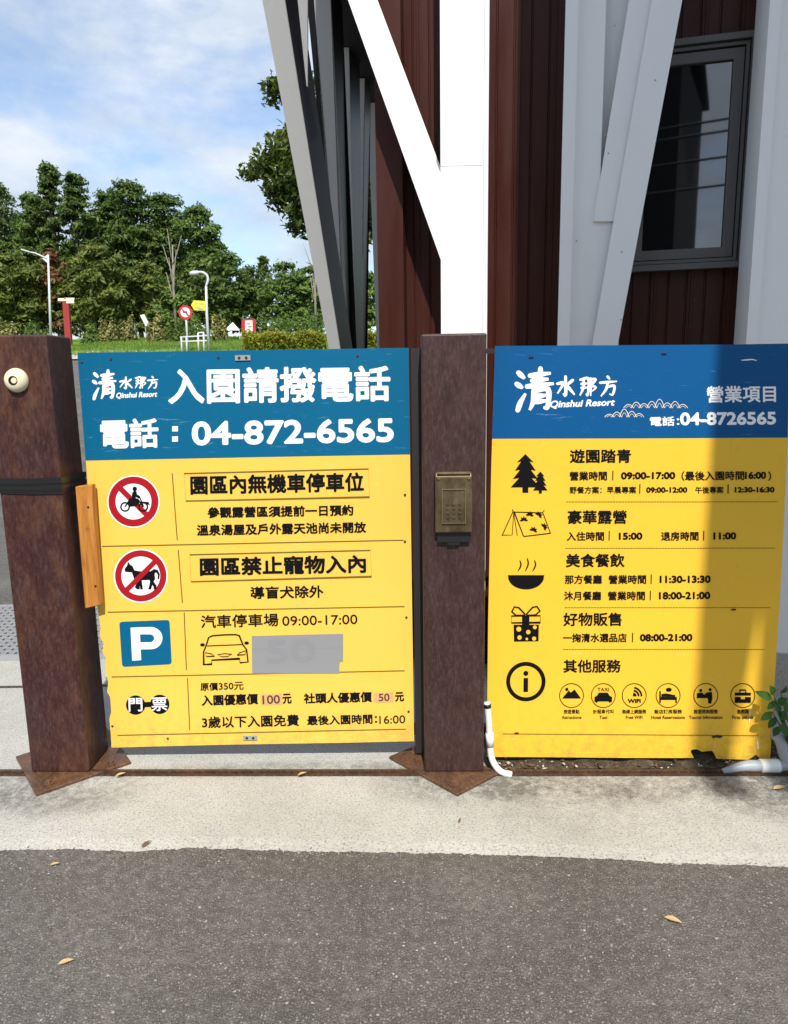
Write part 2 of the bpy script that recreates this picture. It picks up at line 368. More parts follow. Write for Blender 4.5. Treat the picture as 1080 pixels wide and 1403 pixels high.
# concrete strip with a worn front edge
edge_px = [(-900, 1160), (-300, 1164), (0, 1165), (90, 1163), (180, 1166.5), (270, 1161.5), (400, 1166), (540, 1168), (700, 1171.5), (840, 1177), (900, 1182), (1080, 1187), (1500, 1196), (2200, 1200)]
ep = np.array([grd(*p) for p in edge_px]); xs = np.arange(-3.6, 3.2, .006)
ye = np.interp(xs, ep[:, 0], ep[:, 1])
w = np.zeros_like(xs)
for k, a in ((40, .0035), (90, .003), (210, .0025), (420, .002)): w += a*.42*np.sin(xs*k+nr.rand()*6+1.5*np.sin(xs*k*.37))
w += nr.randn(len(xs))*.0013
ye = ye+w*(.6+.6*np.sin(xs*5+1)**2)
MBc = MB(); n = len(xs)
v = [(x, y, .0004) for x, y in zip(xs, ye-.001)]+[(x, y, .006) for x, y in zip(xs, ye+.045)]+[(x, 2.12, .006) for x in xs]+[(x, 3.29, .006) for x in xs]
f = [(r*n+i, r*n+i+1, (r+1)*n+i+1, (r+1)*n+i) for r in range(3) for i in range(n-1)]
o = obj('concrete_strip', v, f, M['concrete']); o['kind'] = 'structure'
MB().box(-3.6, -.4, 2.975, 2.99, .006, .010).build('expansion_joint', M['rail'])['kind'] = 'structure'

# gate line frame: u along the gate, nn towards the camera
GY = math.radians(-1.66); gu = np.array([math.cos(GY), math.sin(GY), 0]); gn = np.array([math.sin(GY), -math.cos(GY), 0])
G0 = grd(582, 1064.5)
def gpt(u, out, z): return G0+gu*u+gn*out+np.array([0, 0, z])
U = lambda p: float(np.dot(np.array(p)-G0, gu))
ez = np.array([0, 0, 1.])

# ------------------------------------------------------------------ rail of the sliding gate
mb = MB()
mb.obox(gpt(-3.4, .006, .005), gu*4.62, -gn*.036, ez*.006)
mb.obox(gpt(-3.4, -.006, .011), gu*4.62, -gn*.010, ez*.007)
o = mb.build('gate_rail', M['rail']); tag(o, 'rusty flat steel gate track let into the concrete strip', 'rail')

# ------------------------------------------------------------------ posts
def plate_poly(pts, z):
    return [grd(px, py, z) for px, py in pts]
def bolt_on(p, parent, r=.011):
    mbb = MB(); c = np.array(p)
    mbb.tube([c, c+ez*.004], [r*1.6, r*1.6], 14); mbb.tube([c+ez*.004, c+ez*.012], [r, r*.9], 6)
    return mbb.build('bolt', M['rust'], parent)
def post(label, uc, w, h, mat, platepx, bolts, tilt=0.0):
    base = gpt(uc, -.08, .006)
    t = thing('gate_post', label, 'post', tuple(base), 'square steel gate posts')
    dep = .16
    mb = MB(); mb.obox(gpt(uc-w/2, 0, .018), gu*w, -gn*dep, ez*(h-.018))
    s = mb.build('shaft', mat, t); bevel(s, .006, 3)
    pl = MB().prism([p for p in plate_poly(platepx, .006)], ez*.011).build('base_plate', M['rust'], t); bevel(pl, .002, 1)
    for q in bolts: bolt_on(grd(*q, .017), pl)
    return t
ul0, ul1 = U(gpt(0, 0, 0)*0+atpl(0, 679, G0, gn)), U(atpl(123, 1062, G0, gn))
um0, um1 = U(atpl(579.5, 760, G0, gn)), U(atpl(665, 760, G0, gn))
lp = post('rusty brown steel gate post left of the phone sign, bound with black tape', (ul0+ul1)/2, ul1-ul0, 1.445, M['post_rusty'],
          [(22, 1040), (50, 1092), (180, 1047), (147, 1000)], [(66, 1074), (152, 1047)])
mp_ = post('dark brown steel gate post standing between the two yellow signs', (um0+um1)/2, um1-um0, 1.427, M['post'],
          [(533, 1040), (627, 1092), (684, 1062), (586, 1018)], [(622, 1075), (562, 1040)])
# black tape round the left post
mb = MB()
za = [.953, .957, .962, .968, .974, .982, .99, .996]
for k in range(6):
    z0 = .962+k*.0062+rnd.uniform(-.002, .002); sl = rnd.uniform(-.006, .006); e = .004+.0012*(k % 3)
    a = [gpt(ul0-e, e, z0+.004), gpt(ul1+e, e, z0+sl+.004), gpt(ul1+e, -.16-e, z0+sl*.4), gpt(ul0-e, -.16-e, z0)]
    hh = ez*(.013+.004*rnd.random())
    for i in range(4):
        p, q = a[i], a[(i+1) % 4]; mid = (p+q)/2-ez*.0025*(i == 0)
        for (s0, s1) in ((p, mid), (mid, q)):
            mb.add([s0, s1, s1+hh, s0+hh], [(0, 1, 2, 3)])
tp = mb.build('tape_band', M['tape'], lp)
tp.data.materials[0].use_backface_culling = False
# round cream bell button on the left post
c = atpl(24, 521, G0, gn)
mb = MB(); prof = [(.0, .036), (.006, .0365), (.014, .034), (.021, .028), (.0245, .021), (.0258, .0155)]
mb.tube([c+gn*a for a, r in prof], [r for a, r in prof], 36)
bell = mb.build('door_bell', M['cream'], None, True); tag(bell, 'round cream plastic bell with black centre on the rusty post', 'bell')
mb = MB(); mb.tube([c+gn*.0255-ez*.001, c+gn*.0268-ez*.001], [.0142, .0136], 28); mb.build('button', M['black'], bell)
mb = MB(); mb.tube([c+gn*.0266+gu*.0035-ez*.001, c+gn*.0282+gu*.0035-ez*.001], [.0090, .0080], 24); mb.build('button_centre', M['cream'], bell)

# ------------------------------------------------------------------ intercom cover on the middle post
c0 = atpl(621, 690, G0, gn); uk = U(c0); zk = c0[2]
kc = thing('keypad_box', 'aged brass keypad box with hinged weather flap on the middle post', 'keypad', tuple(gpt(uk, 0, zk)))
mb = MB(); W2 = .056
mb.prism([gpt(uk-W2, .002, zk-.090), gpt(uk-W2, .030, zk-.085), gpt(uk-W2, .036, zk+.088), gpt(uk-W2, .028, zk+.100), gpt(uk-W2, .002, zk+.100)], gu*2*W2)
bx = mb.build('cover_flap', M['bronze'], kc); bevel(bx, .004, 3)
mb = MB(); lw, lh, tk = .036, .053, .0025
cz = zk-.002
def kp(u, z, out): return gpt(uk+u, out, cz+z)
for (a, b, c_, e) in ((-lw, lw, lh-.0025, lh), (-lw, lw, -lh, -lh+.0015), (-lw, -lw+.002, -lh+.0015, lh-.0025), (lw-.002, lw, -lh+.0015, lh-.0025)):
    mb.obox(gpt(uk+a, .0335, cz+c_), gu*(b-a), gn*.0045, ez*(e-c_))
mb.build('engraved_frame', M['bronze_light'], kc)
mb = MB()
for i in range(4):
    for j in range(3):
        mb.tube([gpt(uk-.018+j*.018, .032, cz-.034+i*.014), gpt(uk-.018+j*.018, .0352+.0007*i, cz-.034+i*.014)], .0042, 10)
mb.build('relief_keys', M['bronze'], kc)
mb = MB(); mb.tube([gpt(uk-.05, .034, zk+.098), gpt(uk+.05, .034, zk+.098)], .0055, 12); mb.build('hinge', M['bronze'], kc)
for sg in (-1, 1):
    mb = MB(); mb.tube([gpt(uk+sg*.045, .036, zk+.085), gpt(uk+sg*.045, .0405, zk+.085)], .0045, 10); mb.build('screw', M['bronze_light'], kc)
mb = MB(); mb.prism([gpt(uk-.05, .0015, zk-.118), gpt(uk+.05, .0015, zk-.118), gpt(uk+.05, .0015, zk-.08), gpt(uk-.05, .0015, zk-.08)], gn*.014); mb.prism([gpt(uk-.017, .0015, zk-.128), gpt(uk+.017, .0015, zk-.128), gpt(uk+.02, .0015, zk-.1181), gpt(uk-.02, .0015, zk-.1181)], gn*.012)
mb.build('black_plate', M['black'], kc)  # black plate with a narrow tab below the flap

# ------------------------------------------------------------------ sign boards: printed sheets
_tc = {}
def glyphs(s, shear=0.0):
    if (s, shear) in _tc: return _tc[(s, shear)]
    cu = bpy.data.curves.new('tmp_text', 'FONT'); cu.body = s; cu.size = 1; cu.resolution_u = 4; cu.shear = shear
    try: cu.fill_mode = 'FRONT'
    except Exception: pass
    ob = bpy.data.objects.new('tmp_text', cu); COL.objects.link(ob)
    dg = bpy.context.evaluated_depsgraph_get(); dg.update()
    me = bpy.data.meshes.new_from_object(ob.evaluated_get(dg))
    V = np.array([v.co[:2] for v in me.vertices]); Fc = [tuple(p.vertices) for p in me.polygons]
    bpy.data.objects.remove(ob); bpy.data.curves.remove(cu); bpy.data.meshes.remove(me)
    mn, mxx = V.min(0), V.max(0); V = (V-mn)/(mxx-mn)
    _tc[(s, shear)] = (V, Fc); return V, Fc
class Sheet:
    """flat print on a sign board; everything is given in the sign's own print grid (photo pixels) and laid on the board plane"""
    def __init__(s, out): s.out = out; s.v = []; s.f = []; s.m = []
    def P(s, px, py, dz=0.0): 
        o = s.out+dz; p = G0+gn*o; return atpl(px, py, p, gn)
    def poly(s, pts, m=0, dz=0.0):
        n = len(s.v); pp = [s.P(x, y, dz) for x, y in pts]; s.v += pp
        tri = tessellate_polygon([[Vector((x, y, 0)) for x, y in pts]])
        for t in tri:
            a, b, c = [np.array(pts[i]) for i in t]; cr = (b[0]-a[0])*(c[1]-a[1])-(b[1]-a[1])*(c[0]-a[0])
            s.f.append(tuple(n+i for i in (t if cr < 0 else t[::-1]))); s.m.append(m)
        return s
    def disc(s, cx, cy, r, m=0, dz=0.0, n=48, ry=None):
        ry = ry or r; return s.poly([(cx+r*math.cos(2*math.pi*k/n), cy-ry*math.sin(2*math.pi*k/n)) for k in range(n)], m, dz)
    def ring(s, cx, cy, r0, r1, m=0, dz=0.0, n=56, a0=0, a1=360):
        k0 = len(s.v)
        for k in range(n+1):
            a = math.radians(a0+(a1-a0)*k/n)
            for r in (r0, r1): s.v.append(s.P(cx+r*math.cos(a), cy-r*math.sin(a), dz))
        for k in range(n): s.f.append((k0+2*k, k0+2*k+1, k0+2*k+3, k0+2*k+2)); s.m.append(m)
        return s
    def line(s, pts, w, m=0, dz=0.0, closed=False):
        pts = [np.array(p, float) for p in pts]
        if closed: pts = pts+[pts[0]]
        W = w if hasattr(w, '__len__') else [w]*len(pts)
        L = len(pts); off = []
        for i in range(L):
            a = pts[i-1] if i else (pts[-2] if closed else pts[i]); b = pts[i+1] if i < L-1 else (pts[1] if closed else pts[i])
            t = b-a; t = t/(np.linalg.norm(t)+1e-9); nn_ = np.array([-t[1], t[0]])
            k = 1.0
            if i and i < L-1:
                t1 = pts[i]-pts[i-1]; t1 = t1/(np.linalg.norm(t1)+1e-9); k = min(1.6, 1/max(.4, abs(np.dot(nn_, [-t1[1], t1[0]]))))
            off.append(nn_*W[i]/2*k)
        n = len(s.v)
        for p, o in zip(pts, off): s.v += [s.P(*(p+o), dz), s.P(*(p-o), dz)]
        for i in range(L-1): s.f.append((n+2*i, n+2*i+1, n+2*i+3, n+2*i+2)); s.m.append(m)
        return s
    def brush(s, pts, w, m=0, dz=0.0):
        P = smooth_path([np.array([x, y, 0.]) for x, y in pts], 6); L = len(P)
        W = [w*(.55+.55*math.sin(math.pi*min(1, (i/(L-1))*.8+.25))) for i in range(L)]
        s.line([p[:2] for p in P], W, m, dz); s.disc(*P[0][:2], W[0]*.5, m, dz+.00004, 12); return s
    def text(s, t, xl, yl, xr, yr, h, bold=0.0, m=0, dz=0.0, shear=0.0, pas=8):
        V, Fc = glyphs(t, shear)
        b = bold; A = np.array([xl+b, yl-b]); B = np.array([xr-b, yr-b]); hh = h-2*b
        sl = (B-A)/np.linalg.norm(B-A); upv = np.array([sl[1], -sl[0]])
        sh = [(0, 0)]
        if b > 0: sh += [(math.cos(2*math.pi*(k+.5)/pas)*b, math.sin(2*math.pi*(k+.5)/pas)*b) for k in range(pas)]
        for k, (dx, dy) in enumerate(sh):
            n = len(s.v)
            for u, w_ in V:
                q = A+(B-A)*u+upv*hh*w_; s.v.append(s.P(q[0]+dx, q[1]+dy, dz+k*.00003))
            for f in Fc: s.f.append(tuple(n+i for i in f)); s.m.append(m)
        return s
    def start(s): s.v = []; s.f = []; s.m = []; return s
    def build(s, name, mat, parent, mats=None):
        o = obj(name, s.v, s.f, mat, parent, False, mats, s.m if mats else None); return o
BK, WH = M['print_black'], M['print_white']
LOGO = [  # brush strokes of the four logo characters in unit boxes
 [[(.05,.10),(.22,.24)], [(.0,.37),(.17,.47)], [(.03,1.0),(.10,.82),(.24,.60)], [(.36,.17),(.92,.11)], [(.42,.29),(.86,.25)], [(.28,.43),(1.0,.36)], [(.64,.0),(.62,.43)],
  [(.46,.52),(.45,.78),(.35,1.0)], [(.46,.54),(.84,.50),(.83,.92),(.72,.93)], [(.47,.67),(.8,.64)], [(.47,.80),(.8,.77)]],
 [[(.5,.0),(.51,.9),(.36,.86)], [(.08,.36),(.38,.34),(.08,.86)], [(.88,.18),(.56,.44)], [(.54,.42),(.98,.92)]],
 [[(.06,.13),(.54,.09),(.5,.94),(.38,.9)], [(.12,.36),(.5,.33)], [(.12,.58),(.5,.55)], [(.26,.12),(.22,.6),(.03,1.0)], [(.68,.06),(.67,1.02)], [(.68,.1),(.95,.12),(.75,.42),(.98,.56),(.75,.76)]],
 [[(.44,.0),(.58,.14)], [(.02,.31),(.98,.24)], [(.46,.3),(.35,.65),(.06,1.0)], [(.42,.52),(.82,.48),(.74,.9),(.54,.88)]]]
def logo(sh, boxes, ws, dz=0):
    for strokes, (x0, y0, x1, y1), w in zip(LOGO, boxes, ws):
        for k, st in enumerate(strokes): sh.brush([(x0+(x1-x0)*a, y0+(y1-y0)*b) for a, b in st], w, 0, dz+k*.00008)
OUT1 = -.09; OUT2 = -.06
# ---- board 1
out1 = [(106, 483.5), (560, 476.5), (563.5, 740), (567.5, 1015.5), (480, 1017.5), (300, 1020.5), (153, 1024.3), (151.5, 1000), (150, 985), (152.5, 975), (151, 955), (147, 948), (148.5, 935), (144, 915), (145.5, 902), (140.5, 893), (142, 882), (137, 872), (138, 860), (134, 835), (127, 760), (118.5, 640), (112, 560)]
t1 = thing('notice_board', 'blue and yellow sign with big phone number and no motorcycle and no dog symbols', 'sign', tuple(gpt(U(atpl(360, 900, G0, gn)), OUT1-.01, .0)))
s1 = Sheet(OUT1)
P1 = [s1.P(*p) for p in out1]
pb = MB().prism([p for p in P1][::-1], -gn*.008).build('panel', None, t1, mats=[M['yellow']])
fix_normals(pb)
hd = Sheet(OUT1+.0006); hd.poly([(106, 483.5), (560, 476.5), (562.2, 622.5), (340, 626.5), (117.3, 631), (112, 560)]); hd.build('header_panel', M['blue'], t1)
T1 = OUT1+.0014
def sh1(): return Sheet(T1)
s = sh1(); logo(s, [(128, 508, 159.5, 546.5), (163, 517, 182, 533), (185, 516, 200, 532), (202, 516, 217, 533)], [4.4, 2.6, 2.2, 2.2]); s.build('logo_characters', WH, t1)
s = sh1(); s.text('Qinshui Resort', 159.5, 547, 216, 545, 9, .35, shear=.25); s.build('logo_text', WH, t1)
s = sh1(); s.text('入園請撥電話', 230.5, 554, 535.5, 550, 49.5, 1.45); s.build('heading_text', WH, t1)
s = sh1(); s.text('電話', 138, 615.5, 218, 613.5, 41, 1.25); s.build('phone_word', WH, t1)
s = sh1(); s.poly([(236, 584), (244, 583.8), (244, 591), (236, 591.2)]); s.poly([(236, 598), (244, 597.8), (244, 605), (236, 605.2)]); s.build('colon_mark', WH, t1)
s = sh1(); s.text('04-872-6565', 263, 610.8, 540, 606, 33.5, 1.55); s.build('phone_number_text', WH, t1)
LN = M['print_line']
s = sh1()
for a, b in (((236, 648), (243, 740)), ((140, 748.5), (553, 740)), ((244.4, 753), (250, 826)), ((147.5, 838.7), (554.5, 831)), ((252.5, 839), (255.5, 918)), ((153, 927.5), (554.5, 919)), ((257, 929), (260, 1000)), ((161, 1007.5), (556, 999))):
    s = sh1(); s.line([a, b], 1.3); s.build('ruled_line', LN, t1)
s = sh1(); s.line([(252.3, 648.7), (505, 642.4), (506.5, 681), (254.7, 686.4)], 1.6, closed=True); s.build('heading_box', LN, t1)
s = sh1(); s.line([(260, 760), (507.5, 754), (509.3, 790), (262, 797)], 1.6, closed=True); s.build('heading_box', LN, t1)
for tx, a in (('園區內無機車停車位', (261, 678, 499, 673.3, 26.5, .85)), ('參觀露營區須提前一日預約', (284.4, 710, 484.5, 706.5, 15.2, .55)), ('溫泉湯屋及戶外露天池尚未開放', (269.8, 734.3, 502, 730, 15.4, .55)),
              ('園區禁止寵物入內', (274, 789.3, 502, 785, 25.5, .95)), ('導盲犬除外', (343.5, 821, 443.5, 819, 17.4, .5))):
    s = sh1(); s.text(tx, *a); s.build('text_line', BK, t1)
s = sh1(); s.text('汽車停車場', 275.5, 861, 382, 858, 18, .35); s.build('text_line', BK, t1); s = sh1(); s.text('09:00-17:00', 387, 857.5, 490, 855, 13.2, .15); s.build('text_line', BK, t1)
s = sh1(); s.text('原價', 274.7, 946.7, 299, 946, 11, .3); s.build('text_line', BK, t1); s = sh1(); s.text('350元', 300, 946, 334, 945, 11, .2); s.build('text_line', BK, t1)
s = sh1(); s.text('入園優惠價', 276.4, 967.4, 354, 965, 15, .55); s.build('text_line', BK, t1); s = sh1(); s.text('元', 387.5, 964.6, 400, 964, 14, .55); s.build('text_line', BK, t1)
s = sh1(); s.text('社頭人優惠價', 416.4, 964.4, 510, 962, 14.5, .55); s.build('text_line', BK, t1); s = sh1(); s.text('元', 541.5, 961.5, 554, 961, 13, .55); s.build('text_line', BK, t1)
s = sh1(); s.text('3歲以下入園免費', 277, 998, 410, 995, 16.3, .42); s.build('text_line', BK, t1); s = sh1(); s.text('最後入園時間：', 421, 994, 517, 991.5, 13.4, .42); s.build('text_line', BK, t1); s = sh1(); s.text('16:00', 520, 992, 555.5, 991, 11.2, .12); s.build('text_line', BK, t1)
s = Sheet(T1-.0004); s.poly([(357, 951.5), (386.5, 950), (387, 965.5), (357.5, 966.5)]); pp = s.build('price_patch', M['patch'], t1); s = Sheet(T1-.0004); s.poly([(512, 949.5), (539, 948.5), (539.5, 962), (512.5, 963)]); pq = s.build('price_patch', M['patch'], t1)
s = sh1(); s.text('100', 360, 965, 384, 964, 12, .3); s.build('price_digits', M['digit'], pp); s = sh1(); s.text('50', 519, 961, 534, 960.6, 10.5, .25); s.build('price_digits', M['digit'], pq)
# symbols
s = Sheet(T1-.0004); s.disc(183, 687.2, 36, 0, n=64); s.ring(183, 687.2, 24.6, 34.3, 1, .0002, 64)
q = 25.4*math.sqrt(.5); s.line([(183-q, 687.2-q), (183+q, 687.2+q)], 7.6, 1, .0003); k1 = s.build('no_motorcycle_symbol', None, t1, [WH, M['print_red']])
s = sh1(); s.ring(171.5, 694.5, 4.6, 6.8); s.ring(196.5, 694.5, 4.6, 6.8); s.line([(171.5, 694.5), (178, 684), (189, 684), (196.5, 694.5)], 2.0); s.line([(197, 694.5), (191, 680), (188.5, 678.5)], 1.8, dz=.0001)
s.poly([(175, 688), (178, 682.5), (186, 682), (192, 686.5), (189, 693), (178, 694.5)], dz=.0002); s.poly([(180.5, 684), (181, 676), (183.5, 672.5), (187, 673), (188, 677.5), (191.5, 681), (190.5, 683), (186, 680.8), (187, 685), (190, 690), (187.5, 691), (183, 687)], dz=.0003); s.disc(184.8, 669.8, 3.1, dz=.0004, n=20)
s.poly([(191, 687), (203.5, 687.5), (205.5, 692), (197, 690)], dz=.0001); s.build('motorcycle_silhouette', BK, k1)
s = Sheet(T1-.0004); s.disc(193, 789, 37, 0, n=64); s.ring(193, 789, 26.6, 35.2, 1, .0002, 64); k2 = s.build('no_dog_symbol', None, t1, [WH, M['print_red']])
zz = lambda L_: [(100+.4444*x_, 740+.4444*y_) for x_, y_ in L_]
s = sh1(); s.poly(zz([(159, 92), (161, 86), (167, 79), (170, 66), (177, 76), (184, 80), (190, 93), (205, 96), (240, 96), (250, 89), (262, 92), (268, 105), (266, 121), (261, 120), (262, 107), (256, 99), (252, 104), (254, 120), (249, 128), (258, 140), (258, 152), (249, 152), (249, 144), (240, 132), (236, 123), (212, 124), (206, 130), (206, 152), (197, 152), (196, 130), (188, 118), (182, 100), (172, 99), (162, 98)]))
s.poly(zz([(238, 124), (246, 134), (241, 152), (232, 152), (236, 138)]), dz=.0001); s.poly(zz([(203, 122), (212, 122), (216, 152), (208, 152)]), dz=.0002); s.poly(zz([(196, 134), (200, 144), (196, 150), (191, 145)]), dz=.0003); s.build('dog_silhouette', BK, k2)
s = Sheet(T1+.0006); q = 27.5*math.sqrt(.5); s.line([(193-q, 789+q), (193+q, 789-q)], 7.0); s.build('red_slash', M['print_red'], k2)
def rrect(a, b, c, e, r):     # rounded quadrilateral
    out = []; Q = [np.array(p, float) for p in (a, b, c, e)]
    for i in range(4):
        p, q_, n_ = Q[i-1], Q[i], Q[(i+1) % 4]; d0 = (p-q_)/np.linalg.norm(p-q_); d1 = (n_-q_)/np.linalg.norm(n_-q_)
        for k in range(6):
            t = k/5; out.append(tuple((1-t)**2*(q_+d0*r)+2*t*(1-t)*q_+t*t*(q_+d1*r)))
    return out
s = Sheet(T1-.0004); s.poly(rrect((163.5, 852), (232.4, 849.3), (235.5, 910), (167.5, 913.8), 4.5), 0); k3 = s.build('parking_symbol', M['blue'], t1)
s = Sheet(T1+.0002); s.poly([(179, 860), (191.5, 859.4), (193.6, 904.5), (181.3, 905.2)])
o = [(190, 859.5)]+[(207+15.8*math.sin(math.radians(a)), 874.3-15.2*math.cos(math.radians(a))) for a in range(0, 181, 12)]+[(190, 889.8)]
i_ = [(190, 880)]+[(205.5+6*math.sin(math.radians(a)), 874.5-5.4*math.cos(math.radians(a))) for a in range(180, -1, -12)]+[(190, 869.2)]
s.poly(o+i_, dz=.0001); s.build('parking_letter', WH, k3)
s = sh1(); s.line([(279, 893), (282, 886), (286, 873.5), (291, 871), (307, 869.8), (323, 869.5), (328, 871), (333, 883.5), (338, 890), (340, 907), (329, 908), (328.6, 902.5), (290, 904.5), (290.2, 910), (279.2, 910.5)], 1.9, closed=True)
s.line([(284, 885), (333, 883)], 1.3, dz=.0001); s.line([(281, 894), (290, 896), (294, 899), (283, 899.6)], 1.2, dz=.0001, closed=True); s.line([(337, 891.5), (328, 894.5), (325, 897.5), (336, 897)], 1.2, dz=.0001, closed=True)
s.line([(298, 897), (308, 895.5), (318, 896.4), (312, 899.5), (304, 899.8)], 1.1, dz=.0001, closed=True); s.disc(277.5, 883.5, 3.2, dz=.0001, n=16, ry=2.2); s.disc(338, 881, 3.2, dz=.0001, n=16, ry=2.2); s.build('car_symbol', BK, t1)
s = Sheet(T1+.0002); s.poly([(345, 871.5), (408, 869.8), (470.3, 868.4), (470.3, 906.7), (345.5, 908.7)], 0); s.poly([(345.4, 907.8), (465.5, 905.8), (465, 922.6), (345.8, 923)], 0, .0002); s.poly([(345.2, 889.5), (470.3, 887), (470.3, 888), (345.2, 890.5)], 1, .0003)
s.text('50', 365, 910, 433, 907, 33, 1.6, 1, .0005); tpz = s.build('grey_tape', None, t1, [M['tape_grey'], M['tape_ghost']])
s = Sheet(T1-.0003); s.disc(186, 966, 13.2); s.disc(219, 965, 13.2, dz=.00005); s.poly([(198, 962), (207, 961.6), (207, 968.6), (198, 969)], dz=.0001); k4 = s.build('ticket_symbol', BK, t1)
s = Sheet(T1+.0002); s.text('門', 176.5, 975, 195.5, 974.6, 18.5, .35); s.build('ticket_character', WH, k4); s = Sheet(T1+.0002); s.text('票', 208, 974.4, 229.5, 973.8, 18.5, .28); s.build('ticket_character', WH, k4)
# screws and clips of board 1
for a in ((112, 496), (152, 492), (490, 487.5), (299, 490), (555, 678), (555, 742), (557, 846), (560, 975), (230, 1012), (154, 995)):
    c = Sheet(T1).P(*a); mb = MB(); mb.tube([c, c+gn*.002], [.0042, .003], 10); mb.build('screw', M['rail'], t1)
for (a, b) in ((333, 490.3), (343, 1010.7)):
    c = Sheet(T1).P(a, b); mb = MB(); mb.obox(c-gu*.024-ez*.008, gu*.048, gn*.003, ez*.016); cl = mb.build('clip', M['galv'], t1)
    mb = MB()
    for k in (-.011, .011): mb.tube([c+gu*k+gn*.003, c+gu*k+gn*.0045], .0045, 10)
    mb.build('rivet', M['dark_frame'], cl)
# wooden batten beside board 1
def bpx(px, py, o=-.05): return atpl(px, py, G0+gn*o, gn)
mb = MB(); mb.prism([bpx(103, 667), bpx(126, 664), bpx(137.5, 829), bpx(116.5, 834)][::-1], -gn*.028)
wb = mb.build('wooden_batten', M['wood']); bevel(wb, .002, 1); tag(wb, 'short orange varnished wood batten screwed between rusty post and sign edge', 'batten')
for a in ((121, 695), (131, 803)):
    c = bpx(*a); mb = MB(); mb.tube([c, c+gn*.002], [.004, .003], 10); mb.build('screw', M['dark_frame'], wb)

# ---- board 2
t2 = thing('notice_board', 'blue and yellow services sign with opening hours and a row of small round icons', 'sign', tuple(gpt(U(atpl(870, 900, G0, gn)), OUT2-.01, .0)))
s2 = Sheet(OUT2)
out2 = [(678.5, 474), (1081, 471.5), (1081.5, 500), (1079, 620), (1070, 800), (1060, 960), (1055.5, 1040), (1044, 1041.5), (1036, 1034), (1026, 1041), (982, 1039.5), (978, 1031), (975, 1028.5), (962, 1030), (955, 1026.5), (948, 1027), (946.5, 1030), (951, 1038.5), (870, 1038.5), (760, 1037.5), (667, 1037), (669, 850), (673.3, 640)]
pb = MB().prism([s2.P(*p) for p in out2][::-1], -gn*.005).build('panel', M['yellow2'], t2); fix_normals(pb)
hd = Sheet(OUT2+.0006); hd.poly([(678.5, 474), (1081, 471.5), (1081.5, 500), (1079.6, 599.5), (876, 600.5), (674.2, 601)]); hd.build('header_panel', M['blue2'], t2)
T2 = OUT2+.0014
def sh2(): return Sheet(T2)
s = sh2(); logo(s, [(708, 505, 759, 562), (762, 516, 788, 543), (794, 517, 817, 542), (822, 516, 846, 543)], [6.8, 4.0, 3.4, 3.4]); s.build('logo_characters', WH, t2)
s = sh2(); s.text('Qinshui Resort', 754, 560.5, 843, 557.5, 11.5, .45, shear=.25); s.build('logo_text', WH, t2)
s = sh2(); rr = random.Random(3)
def hills(s, x0, x1, yb, hs):
    n_ = len(hs); cw = (x1-x0)/n_*1.25
    for k, h_ in enumerate(hs):
        cx = x0+(x1-x0)*(k+.5)/n_
        s.line([(cx-cw/2+cw*t/14, yb-h_*math.sin(math.pi*t/14)**.8) for t in range(15)], .8, dz=.00008*k)
        s.line([(cx-cw*.28+cw*.56*t/10, yb-h_*.55*math.sin(math.pi*t/10)) for t in range(11)], .5, dz=.00008*k+.00004)
hills(s, 856, 941, 559, [5, 8, 6, 9, 12, 7, 9, 5]); s.build('hill_drawing', M['print_cream'], t2); s = sh2(); hills(s, 830, 881, 571.5, [4, 7, 11, 8, 5]); s.build('hill_drawing', M['print_cream'], t2)
s = sh2(); s.text('營業項目', 968.4, 552, 1063.5, 551, 23, .55); s.build('heading_text', WH, t2)
s = sh2(); s.text('電話：', 890.6, 584, 931, 583.3, 13, .4); s.build('phone_word', WH, t2); s = sh2(); s.text('04-8726565', 932, 583, 1063.5, 581.8, 18, .95); s.build('phone_number_text', WH, t2)
def head(t, x0, y1, x1, h): s = sh2(); s.text(t, x0, y1, x1, y1-.3, h, .5); s.build('heading_text', BK, t2)
head('遊園踏青', 781, 634.5, 865, 19); head('豪華露營', 778, 718, 859, 19); head('美食餐飲', 775.5, 777.3, 856, 18.7); head('好物販售', 772, 858, 852, 18.5); head('其他服務', 772, 921.8, 851, 18)
def row(*items):
    for it in items:
        s = sh2()
        if it[0] == '|': s.line([(it[1], it[2]-12), (it[1]-.3, it[2]+1.0)], 1.3)
        else: s.text(*it)
        s.build('bar_mark' if it[0] == '|' else 'text_line', BK, t2)
row(('營業時間', 780.6, 658.5, 832, 658.2, 12.6, .34), ('|', 840, 657), ('09:00-17:00', 851, 656.8, 925.6, 656.4, 10, .65), ('（最後入園時間', 934, 658.5, 1020, 658, 13, .3), ('16:00', 1021, 656.4, 1050, 656.2, 10, .6), ('）', 1053, 658.8, 1057, 658.7, 13, .3))
row(('野餐方案：早晨專案', 780.6, 676.3, 872, 676, 9.6, .2), ('|', 877, 675.3), ('09:00-12:00', 885.6, 675.2, 942, 675, 7.8, .5), ('午後專案', 953, 676.2, 991.7, 676, 9.6, .2), ('|', 998, 675.3), ('12:30-16:30', 1007, 675, 1061.4, 674.8, 7.8, .5))
row(('入住時間', 776.7, 741, 828, 740.8, 12.4, .34), ('|', 835, 739.5), ('15:00', 848, 739.6, 880.5, 739.4, 10, .65), ('退房時間', 906, 741, 957.5, 740.6, 12.4, .34), ('|', 964.5, 739.5), ('11:00', 977.7, 739.4, 1009, 739.2, 10, .65))
row(('那方餐廳', 774, 800.2, 825, 800, 12.4, .34), ('營業時間', 834, 800.2, 885.6, 800, 12.4, .34), ('|', 892.6, 799), ('11:30-13:30', 904, 799, 974, 798.7, 10.4, .65))
